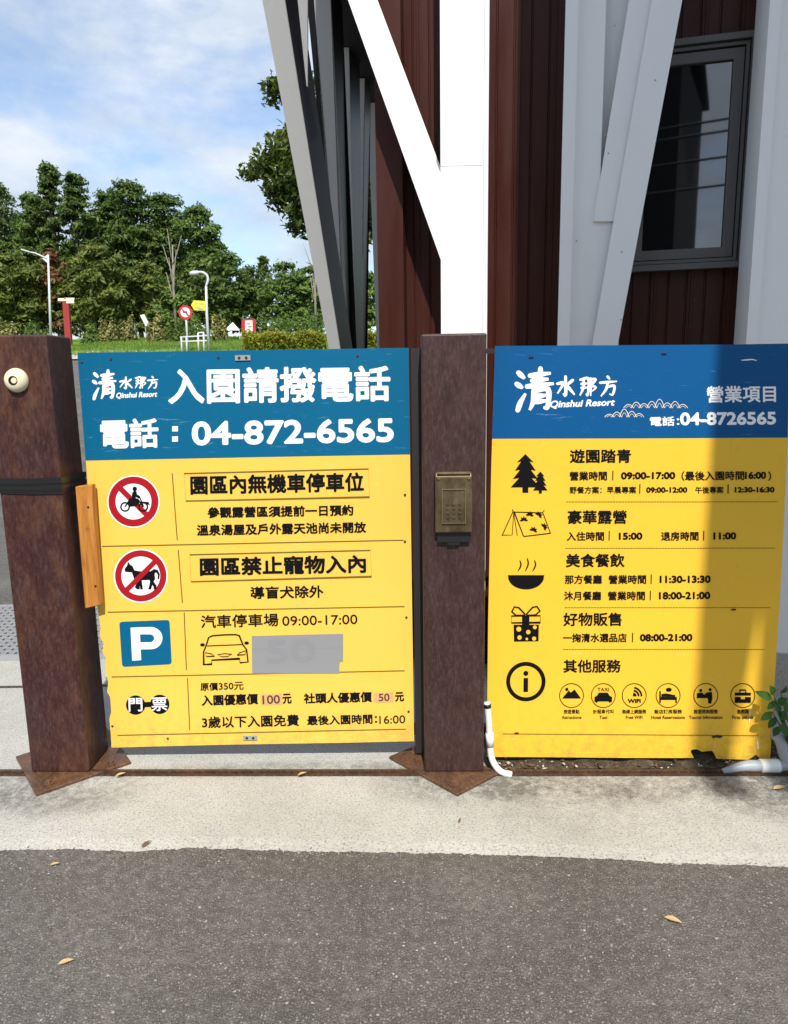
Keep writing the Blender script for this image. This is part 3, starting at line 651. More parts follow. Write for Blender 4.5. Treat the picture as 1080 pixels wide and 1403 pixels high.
row(('沐月餐廳', 773, 822.6, 824, 822.4, 12.4, .34), ('營業時間', 833, 822.6, 884, 822.4, 12.4, .34), ('|', 891.4, 821.3), ('18:00-21:00', 903, 821.4, 973.5, 821, 10.4, .65))
row(('一掬清水選品店', 771.6, 880.2, 859, 880, 12.4, .34), ('|', 867, 879), ('08:00-21:00', 877, 878.8, 949, 878.5, 10.2, .65))
for x0, x1, y in ((776, 1065.5, 687.5), (775, 1063, 751), (774, 1055.5, 832.5), (771.6, 1048, 889.8)):
    x = x0; s = sh2()
    while x < x1: s.line([(x, y), (min(x+3.2, x1), y)], .9); x += 4.0
    s.build('dashed_line', LN, t2)
s = sh2(); s.line([(689, 1005.5), (1039, 1008)], 1.0); s.build('ruled_line', LN, t2)
def fir(s, cx, top, bot, w, dz=0):
    n_ = 4; h_ = (bot-top)*.86; pts = []
    L = [(cx, top)]
    for k in range(n_):
        y = top+h_*(k+1)/n_; ww = w*(.42+.58*(k+1)/n_)/2; L.append((cx+ww, y)); 
        if k < n_-1: L.append((cx+ww*.5, y-h_*.03))
    tw = w*.1; L += [(cx+tw, top+h_), (cx+tw, bot), (cx-tw, bot), (cx-tw, top+h_)]
    R_ = []
    for k in range(n_-1, -1, -1):
        y = top+h_*(k+1)/n_; ww = w*(.42+.58*(k+1)/n_)/2; R_.append((cx-ww, y))
        if k > 0:
            y2 = top+h_*k/n_; w2 = w*(.42+.58*k/n_)/2; R_.append((cx-w2*.5, y2-h_*.03))
    s.poly(L+R_, 0, dz)
s = sh2(); fir(s, 720, 622, 675, 40); fir(s, 740.5, 646, 676, 20, .0002); s.build('tree_symbol', BK, t2)
s = sh2(); s.line([(688, 734), (703, 701), (705, 702), (717.5, 734.5)], 1.2); s.line([(704, 701.5), (744, 702.5), (754.5, 730.5), (717.5, 735)], 1.2, dz=.0001); s.line([(704, 703), (702, 733), (688, 733)], .9, dz=.0001); s.line([(704, 702), (709, 734)], .9, dz=.0002); s.line([(702, 698), (705, 703)], 1.0, dz=.0002); s.line([(746, 699), (743, 703)], 1., dz=.0002)
for (cx, cy, a0) in ((718, 713, 0), (738, 706, 40), (731, 727, 20), (745, 722, 60), (726, 706, 10)):
    for k in range(5):
        a = math.radians(a0+k*44+180); e = np.array([math.cos(a), math.sin(a)]); nn_ = np.array([-e[1], e[0]]); c_ = np.array([cx, cy])
        s.poly([tuple(c_), tuple(c_+e*3.2+nn_*1.3), tuple(c_+e*6), tuple(c_+e*3.2-nn_*1.3)], dz=.0003+.00003*k)
s.build('tent_symbol', BK, t2)
s = sh2(); s.poly([(696, 788)]+[(721-24.6*math.cos(math.pi*k/20), 790+17.5*math.sin(math.pi*k/20)) for k in range(21)]+[(746, 788)])
for k in (-10, 0, 10): s.line([(721+k+3.0*math.sin(t/8*math.pi-.4), 782.5-t/8*(15 if k else 18)) for t in range(9)], [.8, 1.4, 1.8, 2., 2., 2., 1.8, 1.4, .8], dz=.0001)
s.build('bowl_symbol', BK, t2)
s = sh2(); s.poly([(704, 856), (738.5, 856), (738, 878.5), (704.5, 879)]); s.poly([(715.5, 844), (725.5, 844), (725.5, 856.5), (715.5, 856.5)], dz=.0002)
s.line([(701, 844), (740.5, 843.6), (740.5, 853), (701, 853.4)], 1.8, closed=True, dz=.0001); s.line([(719, 843), (707, 843), (701.5, 838), (705, 831.5), (711, 832.5), (720, 842)], 1.9, dz=.0003); s.line([(722, 843), (734, 842.5), (740, 837), (736, 831), (730, 832), (721, 842)], 1.9, dz=.0003); gf = s.build('gift_symbol', BK, t2)
s = Sheet(T2+.0005)
for a in ((711, 862, 3.4), (724, 866, 3.0), (733, 859.5, 2.6), (712, 873.5, 3.0), (732, 875, 2.8), (722, 875.5, 1.8)): s.disc(*a, n=20)
s.build('gift_dots', M['yellow2'], gf)
s = sh2(); s.ring(720.7, 933.8, 21.6, 27); s.disc(720.7, 922.5, 3.4, n=24); s.poly([(717.6, 929), (723.8, 929), (723.6, 948), (717.4, 948)]); s.build('information_symbol', BK, t2)
cxs = (783.3, 826.8, 869.2, 915.6, 967.2, 1018)
def mini(cx, draw, zh, en, w1, w2):
    s = sh2(); s.ring(cx, 953, 15.9, 16.9, n=48); draw(s, cx); so_ = s.build('service_symbol', BK, t2); s = sh2(); s.text(zh, cx-w1/2, 978, cx+w1/2, 977.9, 6, .12, pas=4); s.build('caption_text', BK, so_); s = sh2(); s.text(en, cx-w2/2, 985.2, cx+w2/2, 985.1, 4.6, .1, pas=4); s.build('caption_text', BK, so_)
def d_hill(s, cx): s.poly([(cx-13, 957), (cx-4, 946), (cx-1, 949), (cx+4, 944.5), (cx+13, 957)]); s.disc(cx-6.5, 944.5, 2.2, n=16)
def d_taxi(s, cx):
    s.text('TAXI', cx-8, 947, cx+8, 947, 4.6, .1, pas=4); s.poly([(cx-12, 961), (cx-12, 955), (cx-8.5, 953), (cx-6, 949), (cx+6, 949), (cx+8.5, 953), (cx+12, 955), (cx+12, 961), (cx+9, 963), (cx+7, 961), (cx-7, 961), (cx-9, 963)], dz=.0002)
def d_wifi(s, cx):
    for r in (4, 8, 12): s.ring(cx-2, 954, r-1.2, r+1.2, a0=0, a1=80, n=14)
    s.disc(cx, 952.5, 1.8, n=14); s.text('WiFi', cx-9, 963.5, cx+9, 963.4, 6, .4)
def d_bed(s, cx): s.poly([(cx-12, 947), (cx-10, 947), (cx-10, 955), (cx+12, 955), (cx+12, 963), (cx+10, 963), (cx+10, 959), (cx-10, 959), (cx-10, 963), (cx-12, 963)]); s.poly([(cx-9, 951), (cx-3, 950), (cx+10, 952.5), (cx+10, 954.6), (cx-9, 954.6)], dz=.0001); s.disc(cx+1, 945, 4, n=18, ry=2.8)
def d_desk(s, cx):
    s.disc(cx-7, 946, 2.1, n=14); s.disc(cx+6, 945, 2.1, n=14); s.poly([(cx-12, 954), (cx-12, 949.5), (cx-5, 949), (cx-2, 952), (cx+1, 949), (cx+8.5, 948), (cx+9, 957), (cx+7.5, 964), (cx+3.5, 964), (cx+3, 956.5), (cx-12.5, 956.5)])
def d_kit(s, cx):
    s.poly([(cx-11, 949), (cx+11, 949), (cx+11, 953), (cx-11, 953)]); s.poly([(cx-11, 955), (cx-3, 955), (cx-3, 958), (cx+3, 958), (cx+3, 955), (cx+11, 955), (cx+11, 963), (cx-11, 963)], dz=.0001); s.line([(cx-4, 949), (cx-4, 945.5), (cx+4, 945.5), (cx+4, 949)], 1.5, dz=.0002)
for cx, dr, zh, en, w1, w2 in zip(cxs, (d_hill, d_taxi, d_wifi, d_bed, d_desk, d_kit), ('旅遊景點', '計程車代叫', '無線上網服務', '飯店訂房服務', '旅遊諮詢服務', '急救箱'), ('Attractions', 'Taxi', 'Free WiFi', 'Hotel Reservations', 'Tourist Information', 'First aid kit'), (22, 28, 33, 38, 33, 16), (27, 11, 23, 46, 46, 29)): mini(cx, dr, zh, en, w1, w2)
for a in ((728, 490), (910, 485), (1005, 836), (708, 1005)):
    c = Sheet(T2).P(*a); mb = MB(); mb.obox(c-gu*.007, gu*.014, gn*.003, ez*.004); mb.build('staple', M['dark_frame'], t2)
s = sh2(); s.poly([(975, 1009), (983, 1006.5), (991, 1009), (987, 1011.5), (980, 1010.5), (977, 1012)]); s.build('torn_patch', M['dark_frame'], t2)
s = sh2(); s.line([(1016, 493.5), (1024, 493), (1031, 492.4), (1037, 494)], [1, 1.8, 1.4, 1.]); s.build('scratch', WH, t2); s = sh2(); s.line([(1038, 1015), (1039, 1026)], [1, 1.8]); s.build('scratch', WH, t2); s = sh2(); s.line([(1028, 972), (1027, 990)], [.8, 1.3]); s.build('scratch', WH, t2)

# ------------------------------------------------------------------ dark gate frame the signs hang on
mb = MB(); a0 = U(atpl(566.5, 700, G0, gn)); 
fr = thing('sliding_gate', 'dark steel tube frame of the sliding gate behind the two signs', 'gate', tuple(gpt(0, -.13, .02)))
MB().obox(gpt(a0-.002, -.101, .03), gu*.034, -gn*.04, ez*1.36).build('upright', M['dark_frame'], fr)
MB().obox(gpt(um1+.24, -.115, .03), gu*.03, -gn*.03, ez*1.34).build('upright', M['dark_frame'], fr)
MB().obox(gpt(um1-.2, -.115, 1.372), gu*1.45, -gn*.03, ez*.014).build('top_rail', M['dark_frame'], fr)
MB().obox(gpt(-.92, -.115, .09), gu*2.1, -gn*.03, ez*.03).build('bottom_rail', M['dark_frame'], fr)

# ------------------------------------------------------------------ the brown building and its steel columns
YAW = math.radians(14); wd = np.array([math.cos(YAW), -math.sin(YAW), 0]); wn = np.array([-math.sin(YAW), -math.cos(YAW), 0])
W0 = np.array([.25, 3.2, 0]); S = lambda px, py, o=0: atpl(px, py, W0+wn*o, wn)
sv = lambda p: float(np.dot(np.array(p)-W0, wd))
def wpt(s_, o, z): return W0+wd*s_+wn*o+ez*z
sL = sv(S(517, 320, .06)); sP = sv(S(552.5, 320, .06)); sE = 3.2
bd = thing('brown_building', 'dark red brown metal clad building with a grey framed window behind white columns', 'building', tuple(wpt(1, -.5, 0)))
prof = [(sL, -.35), (sL, .06), (sP, .06), (sP, 0)]
x = sP+.03; step = .068; k = 0
while x < sE-.1:
    prof += [(x, 0), (x+.003, -.006), (x+.007, -.006), (x+.010, 0)]
    if k % 2 == 0: prof += [(x+.020, 0), (x+.022, .003), (x+.030, .003), (x+.032, 0)]
    x += step; k += 1
prof += [(sE, 0), (sE, -.35)]
HT = 6.95; n = len(prof)
v = [wpt(a, b, 0) for a, b in prof]+[wpt(a, b, HT) for a, b in prof]
o = obj('wall', v, [(i, i+1, i+1+n, i+n) for i in range(n-1)], M['cladding'], bd)
# return walls and roof so that the block is solid
mb = MB(); mb.prism([wpt(sL, -.35, 0), wpt(sE, -.35, 0), wpt(sE, -5, 0), wpt(sL, -5, 0)], ez*HT); mb.build('rear_block', M['cladding'], bd)
mb = MB(); mb.prism([wpt(sL+.3, .10, HT+.002), wpt(sE, .10, HT+.002), wpt(sE, -5, HT+.002), wpt(sL+.3, -5, HT+.002)], ez*.15); mb.build('roof', M['dark_steel'], bd)
# unseen canopy added right of the viewer, outlined and notched to shade the right side
tn = math.tan(el)/math.cos(az); cz = 5.6; fy = -2.62; ky = -1.15
ecn = thing('shade_canopy', 'unseen white canopy added beside the viewer to shade the window and the right sign', 'canopy', (2.64, -.8, 0))
xw = lambda y: .515+ta_*(3.08-y)
ta_ = math.tan(az)
xs_ = lambda x0, y: x0+ta_*(2.255-y)
cp = [(xw(1.1), 1.1, cz), (xw(ky), ky, cz), (xs_(.98, ky), ky, cz), (xs_(.98, fy), fy, cz), (xs_(1.090, fy), fy, cz), (xs_(1.172, -1.98), -1.98, cz), (xs_(1.192, fy), fy, cz), (2.75, fy, cz), (2.75, 1.1, cz)]
fix_normals(MB().prism(cp, ez*.12).build('shade_slab', M['white_steel'], ecn))
for b_ in (-2.3, .8): MB().box(2.56, 2.72, b_-.08, b_+.08, 0, cz-.001).build('leg', M['white_steel'], ecn)
# window
wz = lambda px, py: S(px, py, .03)
def wq(px, py, o): p = S(px, py, o); return sv(p), p[2]
s1_, z1_ = wq(1040, 43, .03); s0_, z0_ = wq(1017.5, 366, .03); sr = (s1_+s0_)/2; sl_ = sr-.665
win = MB()
def wframe(mb, a, b, c_, e, t, o0, o1):
    for (p, q, r, u) in ((a, b, e-t, e), (a, b, c_, c_+t), (a, a+t, c_+t, e-t), (b-t, b, c_+t, e-t)):
        mb.obox(wpt(p, o0, r), wd*(q-p), wn*(o1-o0), ez*(u-r))
wframe(win, sl_, sr, z0_, z1_, .022, .006, .05)
wo = win.build('window', M['alu'], bd)
wf2 = MB(); wframe(wf2, sl_+.024, sr-.026, z0_+.026, z1_-.026, .012, .006, .036); wf2.build('track', M['alu'], wo)
sm = sr-.405
sa = MB(); wframe(sa, sm, sr-.042, z0_+.042, z1_-.045, .036, .010, .03); so = sa.build('sash', M['alu'], wo)
sb = MB(); wframe(sb, sl_+.04, sm+.0, z0_+.042, z1_-.045, .036, .008, .02); sb.build('sash', M['alu'], wo)
MB().obox(wpt(sm+.036, .010, z0_+.078), wd*(sr-.042-.036-sm-.036), wn*.006, ez*(z1_-z0_-.159)).build('pane', M['glass'], wo)
MB().obox(wpt(sl_+.076, .008, z0_+.078), wd*(sm-.036-sl_-.076), wn*.004, ez*(z1_-z0_-.159)).build('pane', M['frosted'], wo)
mb = MB(); zc = (z0_+z1_)/2-.13
mb.tube(smooth_path([wpt(sm+.018, .03, zc+.04), wpt(sm+.024, .05, zc+.035), wpt(sm+.026, .05, zc-.03), wpt(sm+.018, .03, zc-.04)], 4), .006, 8); mb.build('handle', M['galv'], wo)
for zz in (z1_-.075, z0_+.07):
    c = wpt(sr-.010, .05, zz); mb = MB(); mb.tube([c, c+wn*.004], [.007, .005], 10); mb.build('screw', M['galv'], wo)
# H-beam from a front outline: front flange, rear flange and web
def hbeam(front, depth, dirv, name, mat, parent, web_mat=None, t=.012):
    P = [np.array(p, float) for p in front]; dv = np.array(dirv)/np.linalg.norm(dirv)
    mb = MB(); mb.prism(P, dv*t); mb.prism([p+dv*(depth-t) for p in P], dv*t)
    a, b, c_, e = P; l0, l1 = a*.62+b*.38, a*.38+b*.62; u0, u1 = e*.62+c_*.38, e*.38+c_*.62
    k = .0005
    o = fix_normals(mb.build(name, mat, parent))
    wb_ = MB().prism([p+dv*(t-k) for p in (l0, l1, u1, u0)], dv*(depth-2*t+2*k)); fix_normals(wb_.build('web', web_mat or mat, o))
    return o
CP = np.array([.279, 3.0, 0])       # Y column
Yp = lambda px, py: atpl(px, py, CP, wn)
yc = thing('steel_column', 'sunlit white steel Y column with a branch leaning left behind the middle post', 'column', tuple(Yp(633, 700)*[1, 1, 0]), 'white steel columns of the building')
ya, yb = Yp(604, 300), Yp(662, 300)
hbeam([ya*[1, 1, 0]+ez*.006, yb*[1, 1, 0]+ez*.006, yb*[1, 1, 0]+ez*4.2, ya*[1, 1, 0]+ez*4.2], .165, -wn, 'shaft', M['white_steel'], yc)
def ext(p, q, t): return p+(q-p)*t
bl, br = Yp(604.5, 357), Yp(604.2, 239.5); tl, tr_ = Yp(477, 0), Yp(514, 0)
tl2, tr2 = ext(bl, tl, 1.75), ext(br, tr_, 2.0)
hbeam([bl-wn*.0005, br-wn*.0005, tr2-wn*.0005, tl2-wn*.0005], .13, -wn, 'branch', M['white_steel'], yc)
mb = MB(); c = Yp(633, 225); mb.obox(Yp(604, 222)*[1, 1, 0]+ez*c[2]+wn*.0015, (yb-ya)*.98, -wn*.001, ez*.002); mb.build('weld_seam', M['grey_steel'], yc)
# V column
VP = np.array([.70, 2.87, 0]); Vp = lambda px, py, o=0: atpl(px, py, VP+wn*o, wn)
vc = thing('steel_column', 'shaded white steel V column left of the window with a leg leaning right', 'column', tuple(Vp(800, 700)*[1, 1, 0]), 'white steel columns of the building')
def vert(px, py, o=0): return Vp(px, py, o)*[1, 1, 0]
z9 = 4.2
def slab(pa, pb_, thick, name, mat, parent, z0=.006):
    m_ = MB().prism([pa+ez*z0, pb_+ez*z0, pb_+ez*z9, pa+ez*z9], -wn*thick); return fix_normals(m_.build(name, mat, parent))
slab(vert(769.5, 235), vert(786.5, 235), .22, 'flange', M['white_steel'], vc)
slab(vert(786.5, 235, -.035), vert(823, 235, -.035), .012, 'web', M['white_steel'], vc)
fr_ = [Vp(812, 470), Vp(847, 470), Vp(935, 0), Vp(893, 0)]
lo = [ext(fr_[3], fr_[0], 1.55), ext(fr_[2], fr_[1], 1.55)]; hi = [ext(fr_[1], fr_[2], 1.5), ext(fr_[0], fr_[3], 1.5)]
lo = [p*[1, 1, 0]+ez*max(p[2], .02) for p in lo]
fix_normals(MB().prism([lo[0], lo[1], hi[0], hi[1]], -wn*.018).build('leg', M['white_steel'], vc))
g2 = [Vp(814, 302, -.022), Vp(828, 302, -.022), Vp(812+60, 110, -.022), Vp(893, 0, -.022), Vp(852, 0, -.022)]
e0, e1 = ext(Vp(815, 302, -.022), Vp(852, 0, -.022), 1.6), ext(Vp(829, 302, -.022), Vp(892, 0, -.022), 1.6)
e0, e1 = ext(Vp(813, 303, -.022), Vp(862, 0, -.022), 1.6), ext(Vp(846, 303, -.022), Vp(898, 0, -.022), 1.6)
fix_normals(MB().prism([Vp(813, 303, -.022), Vp(846, 303, -.022), e1, e0], -wn*.02).build('inner_flange', M['white_steel'], vc))
fix_normals(MB().prism([Vp(812, 300, -.036), Vp(856, 300, -.036), vert(843, 470, -.036)+ez*.1, vert(806, 470, -.036)+ez*.1], -wn*.012).build('gusset', M['white_steel'], vc))
l2 = [lo[0]-wn*.018, lo[1]-wn*.018, hi[0]-wn*.018, hi[1]-wn*.018]
fix_normals(MB().prism([l2[0]*.55+l2[1]*.45, l2[0]*.45+l2[1]*.55, l2[3]*.45+l2[2]*.55, l2[3]*.55+l2[2]*.45], -wn*.18).build('leg_web', M['white_steel'], vc))
fix_normals(MB().prism([Vp(806, 330, -.08), Vp(842, 330, -.08), ext(Vp(842, 330, -.08), Vp(890, 0, -.08), 1.6), ext(Vp(806, 330, -.08), Vp(812, 0, -.08), 1.6)], -wn*.01).build('back_plate', M['white_steel'], vc))
for (px, py, o_) in ((898, 110, 0), (852, 345, 0), (851, 438, 0), (829, 185, -.022), (834, 210, -.022), (843, 35, -.022), (790, 330, -.035)):
    c = Vp(px, py, o_); MB().tube([c, c+wn*.003], [.0035, .0025], 8).build('rivet', M['pole_grey'], vc)
# right column on a concrete footing
RP = np.array([1.40, 2.62, 0]); Rp = lambda px, py, o=0: atpl(px, py, RP+wn*o, wn)
rc = thing('steel_column', 'shaded white steel column on a concrete footing at the right edge beside the sign', 'column', tuple(Rp(1040, 700)*[1, 1, 0]), 'white steel columns of the building')
rz = Rp(1070, 898)[2]
pa, pb_, pc = Rp(1039, 235)*[1, 1, 0], Rp(1054, 235)*[1, 1, 0], Rp(1180, 235)*[1, 1, 0]
fix_normals(MB().prism([pa+ez*rz, pb_+ez*rz, pb_+ez*z9, pa+ez*z9], -wn*.22).build('flange', M['white_steel'], rc))
fix_normals(MB().prism([pb_-wn*.03+ez*rz, pc-wn*.03+ez*rz, pc-wn*.03+ez*z9, pb_-wn*.03+ez*z9], -wn*.012).build('web', M['white_steel'], rc))
fix_normals(MB().prism([pa-wd*.03-wn*.02+ez*.006, pc-wn*.02+ez*.006, pc-wn*.02+ez*rz, pa-wd*.03-wn*.02+ez*rz], -wn*.3).build('footing', M['concrete'], rc))

# ------------------------------------------------------------------ colonnade of V frames left of the building
bdir = np.array([math.sin(YAW), math.cos(YAW), 0])
def vframe(label, Y, legs, foot_px, ztop=3.97, tilt=.56):
    # every frame is tilted top forward, foot back, so the sun only grazes it
    n_ = np.array([0, -1., -tilt]); n_ /= np.linalg.norm(n_); pt = np.array([0, Y, ztop])
    p = atpl(*foot_px, pt, n_); t = thing('portal_frame', label, 'column', (p[0], p[1], hgt(p[1])), 'steel V frames of the covered walk')
    for (poly, dep, nm, mt) in legs:
        P = [atpl(px, py, pt, n_) for px, py in poly]         # lower left, lower right, upper right, upper left
        q = []
        for lo_, hi_ in ((P[0], P[3]), (P[1], P[2])):
            dv = (hi_-lo_)/(hi_[2]-lo_[2]); a0_ = lo_-dv*(lo_[2]-hgt(lo_[1])) if nm != 'brace' else lo_; b0_ = hi_+dv*max(0, ztop-hi_[2]); q.append((a0_, b0_))
        q = [q[0][0], q[1][0], q[1][1], q[0][1]]
        f_ = fix_normals(MB().prism(q, bdir*.012).build(nm, mt, t))
        if dep: fix_normals(MB().prism([x_+bdir*.0125 for x_ in q], bdir*dep).build('web', M['dark_steel'], f_))  # web is near black: deep shade between the frames put into its colour
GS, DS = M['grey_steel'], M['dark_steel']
vframe('nearest grey steel V frame of the covered walk, leaning left against the sky', 4.2,
       [([(450, 474), (465.5, 474), (390, 0), (359.5, 0)], .30, 'leaning_leg', GS), ([(420.2, 118), (421.6, 118), (421.6, 0), (408, 0)], 0, 'brace', GS)], (458, 474), 3.6)
vframe('second grey steel frame of the covered walk, seen just right of the leaning one', 5.6,
       [([(470.2, 474), (470.8, 474), (453.5, 12), (431.5, 12)], .26, 'leaning_leg', GS), ([(466, 474), (470, 474), (431.2, 12), (421.6, 12)], 0, 'side_plate', DS)], (470, 474))  # side plate fills the dark gap, its shade put into the colour
vframe('third grey steel frame of the covered walk, a slim upright strip', 6.6,
       [([(474.5, 474), (486.5, 474), (478, 62), (467.5, 62)], .30, 'upright_leg', GS)], (480, 474))
vframe('small fourth steel frame of the covered walk, deep under the dark ceiling', 7.2,
       [([(493, 474), (494, 474), (499.5, 115), (489, 115)], .2, 'leaning_leg', GS)], (494, 474))
vframe('farthest steel frame of the covered walk, beside the building corner', 7.8,
       [([(517.5, 474), (520, 474), (514.5, 165), (504.5, 165)], .2, 'upright_leg', GS)], (518, 474))
a_, b_, c_, e_ = aty(424, 10, 5.25), aty(540, 10, 5.25), aty(560, 165, 8.1), aty(500.5, 165, 8.1)
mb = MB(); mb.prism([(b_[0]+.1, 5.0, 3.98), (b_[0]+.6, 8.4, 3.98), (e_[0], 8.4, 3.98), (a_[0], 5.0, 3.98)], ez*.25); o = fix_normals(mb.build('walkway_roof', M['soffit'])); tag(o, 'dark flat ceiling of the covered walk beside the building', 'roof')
mb = MB(); o = None

# ------------------------------------------------------------------ drain grating behind the left post
dg_ = thing('drain_grate', 'grey galvanised drain grating in the ground behind the rusty post', 'grate', (-2.4, 3.7, 0))
mb = MB()
for k in range(17): mb.box(-3.4, -1.35, 3.31+k*.048, 3.316+k*.048, .008, .03)
for k in range(52): mb.box(-3.4+k*.04, -3.396+k*.04, 3.30, 4.09, .006, .027)
mb.build('bars', M['galv'], dg_)
mb = MB(); mb.box(-3.45, -1.3, 3.291, 3.299, .004, .031); mb.box(-3.45, -1.3, 4.095, 4.11, .004, .031); mb.build('rim', M['galv'], dg_)
MB().box(-3.44, -1.31, 3.30, 4.09, .002, .005).build('pit', M['soil'], dg_)

# ------------------------------------------------------------------ soil and litter under the right sign
xs2 = np.linspace(um1+.02, 1.30, 60); v = []
for j, o_ in enumerate((-.032, -.06, -.10, -.16, -.26)):
    for x in xs2: v.append(gpt(x, o_+.004*math.sin(x*31+j), .0105+.012*(j > 0)*(j < 4)*abs(math.sin(x*17+j*2.1)+.4*math.sin(x*53+j))))
m_ = len(xs2); o = obj('soil', v, [(j*m_+i, j*m_+i+1, (j+1)*m_+i+1, (j+1)*m_+i) for j in range(4) for i in range(m_-1)], M['soil'], None, True); o['kind'] = 'structure'
def chips(name, pts, size, mats, label, cat):
    mb = MB()
    for p in pts:
        a = rnd.uniform(0, 6.28); e = np.array([math.cos(a), math.sin(a), 0]); nn_ = np.array([-e[1], e[0], 0]); l = size*rnd.uniform(.4, 1.5); w_ = l*rnd.uniform(.2, .6); h_ = l*rnd.uniform(.1, .45)
        q = np.array(p); k_ = rnd.randrange(len(mats))
        mb.add([q-e*l, q-nn_*w_+ez*h_*.3, q+e*l+ez*h_*.4, q+nn_*w_+ez*h_, q+ez*h_*1.3], [(0, 1, 4), (1, 2, 4), (2, 3, 4), (3, 0, 4)], k_)
    o = mb.build(name, None, None, False, mats); tag(o, label, cat, None, 'stuff'); return o
chips('leaf_litter', [gpt(rnd.uniform(um1+.02, 1.3), -rnd.uniform(.02, .12), .016+.008*rnd.random()) for _ in range(260)], .008, [M['leaf_brown'], M['leaf_brown'], M['soil'], M['pave'], M['soil']], 'dry leaf bits and grit lying along the foot of the services sign', 'litter')
chips('edge_grit', [(x_, float(np.interp(x_, xs, ye))+rnd.uniform(-.03, .012), .003) for x_ in [rnd.uniform(-1.4, 1.4) for _ in range(360)]], .0028, [M['soil'], M['asphalt'], M['pave'], M['soil']], 'dark loose grit gathered along the seam between asphalt and concrete', 'grit')
chips('grit', [(rnd.uniform(-1.4, 1.4), rnd.uniform(1.15, 1.84), .001) for _ in range(520)], .0028, [M['pave'], M['pave'], M['soil'], M['concrete']], 'small loose stones scattered over the asphalt in the foreground', 'grit')

# ------------------------------------------------------------------ pipes and weed
def ppx(px, py, o): return atpl(px, py, G0+gn*o, gn)
path = smooth_path([ppx(667.5, 962, -.03), ppx(670, 990, -.03), ppx(671.5, 1022, -.03), ppx(675, 1042, -.02), ppx(686, 1057, -.005), gpt(U(grd(700, 1060)), .0, .008)], 6)
pv = MB().tube(path, .0108, 14).build('conduit_pipe', M['pvc'], None, True); tag(pv, 'thin white plastic conduit bent to the ground beside the middle post', 'pipe')
MB().tube([ppx(671, 1004, -.03), ppx(671.6, 1022, -.03)], .0135, 14).build('coupling', M['pvc'], pv, True)
MB().tube([ppx(667.8, 964, -.03), ppx(668.3, 969, -.03)], .0122, 14).build('cable_band', M['black'], pv, True)
q0 = gpt(U(grd(988, 1060)), -.012, .012)
path = smooth_path([q0, gpt(U(grd(1012, 1052)), -.02, .026), gpt(U(grd(1040, 1050)), -.02, .028), gpt(U(grd(1062, 1046)), -.02, .034), ppx(1074, 1030, -.03), ppx(1068, 1012, -.045), ppx(1052, 998, -.1)], 7)
L_ = len(path); rr_ = [.009+.010*min(1, k/9) for k in range(L_)]
pv2 = MB().tube(path, rr_, 16).build('drain_pipe', M['pvc_grey'], None, True); tag(pv2, 'bent grey plastic pipe with a white coupling at the sign corner', 'pipe')
MB().tube(path[12:19], .0225, 16).build('coupling', M['pvc'], pv2, True)
wd_ = thing('weed', 'small green leafy weed growing beside the right edge of the services sign', 'plant', tuple(gpt(U(grd(1075, 1040)), -.05, .006)))
st = MB(); lf = MB()
def leaf(mb, base, tip, w_, nrm, fold=.25, m=0):
    base, tip = np.array(base, float), np.array(tip, float); ax = tip-base; sd = np.cross(ax, nrm); sd /= np.linalg.norm(sd)+1e-9; nn_ = np.cross(sd, ax); nn_ /= np.linalg.norm(nn_)+1e-9
    prof_ = [(0, .05), (.2, .7), (.42, 1.), (.65, .8), (.85, .4), (1, .02)]
    n_ = len(mb.v); V = []
    for t, ww in prof_:
        c_ = base+ax*t-nn_*.12*np.linalg.norm(ax)*t*t
        V += [c_+sd*ww*w_/2+nn_*fold*ww*w_/2, c_, c_-sd*ww*w_/2+nn_*fold*ww*w_/2]
    mb.add(V, [f for i in range(5) for f in ((i*3, i*3+1, i*3+4, i*3+3), (i*3+1, i*3+2, i*3+5, i*3+4))], m)
root = gpt(U(grd(1078, 1040)), -.06, .006)
for (px, py, tx, ty, w_) in ((1058, 958, 1034, 946, .036), (1060, 952, 1056, 938, .032), (1062, 960, 1050, 975, .028), (1066, 965, 1082, 955, .036), (1058, 975, 1040, 990, .036), (1062, 982, 1052, 1002, .032), (1066, 978, 1084, 985, .04), (1072, 990, 1078, 1012, .036), (1070, 950, 1080, 940, .034), (1063, 968, 1072, 975, .03), (1074, 968, 1092, 972, .04), (1068, 995, 1058, 1012, .028)):
    o_ = .0+rnd.uniform(-.015, .025); b_ = ppx(px, py, o_); t_ = ppx(tx, ty, o_+rnd.uniform(0, .03)); leaf(lf, b_, b_+(t_-b_)*.85, w_*.8, gn+ez*.5+gu*rnd.uniform(-.5, .5)); st.tube(smooth_path([root, (root+b_)/2+ez*.015+gn*.01, b_], 4), [.0022]*8+[.0012], 5)
lf.build('leaves', M['leaf_weed'], wd_, True); st.build('stem', M['leaf_weed'], wd_, True)
# dry leaves lying about
def dry(px, py, L, ang, mat, label, z=.004):
    p = grd(px, py, z); mb = MB(); e = np.array([math.cos(ang), math.sin(ang), 0]); leaf(mb, p-e*L/2, p+e*L/2+ez*.008, L*.42, ez, .35); o = mb.build('dry_leaf', mat, None, True); tag(o, label, 'leaf', 'dry leaves on the ground'); return o
dry(922, 1261, .042, -.6, M['leaf_dry'], 'pale tan dry leaf lying alone on the asphalt at right')
dry(90, 1319, .034, .3, M['leaf_dry'], 'small curled dry leaf on the asphalt near the bottom left corner')
dry(200, 1157, .030, .9, M['leaf_brown'], 'dark brown dry leaf on the front edge of the concrete', .010)
dry(75, 1185, .026, .1, M['leaf_dry'], 'tiny yellowish leaf on the asphalt just below the concrete at left')
dry(1068, 1080, .045, .2, M['leaf_dry'], 'pinkish dry leaf on dirty concrete under the grey pipe', .011)
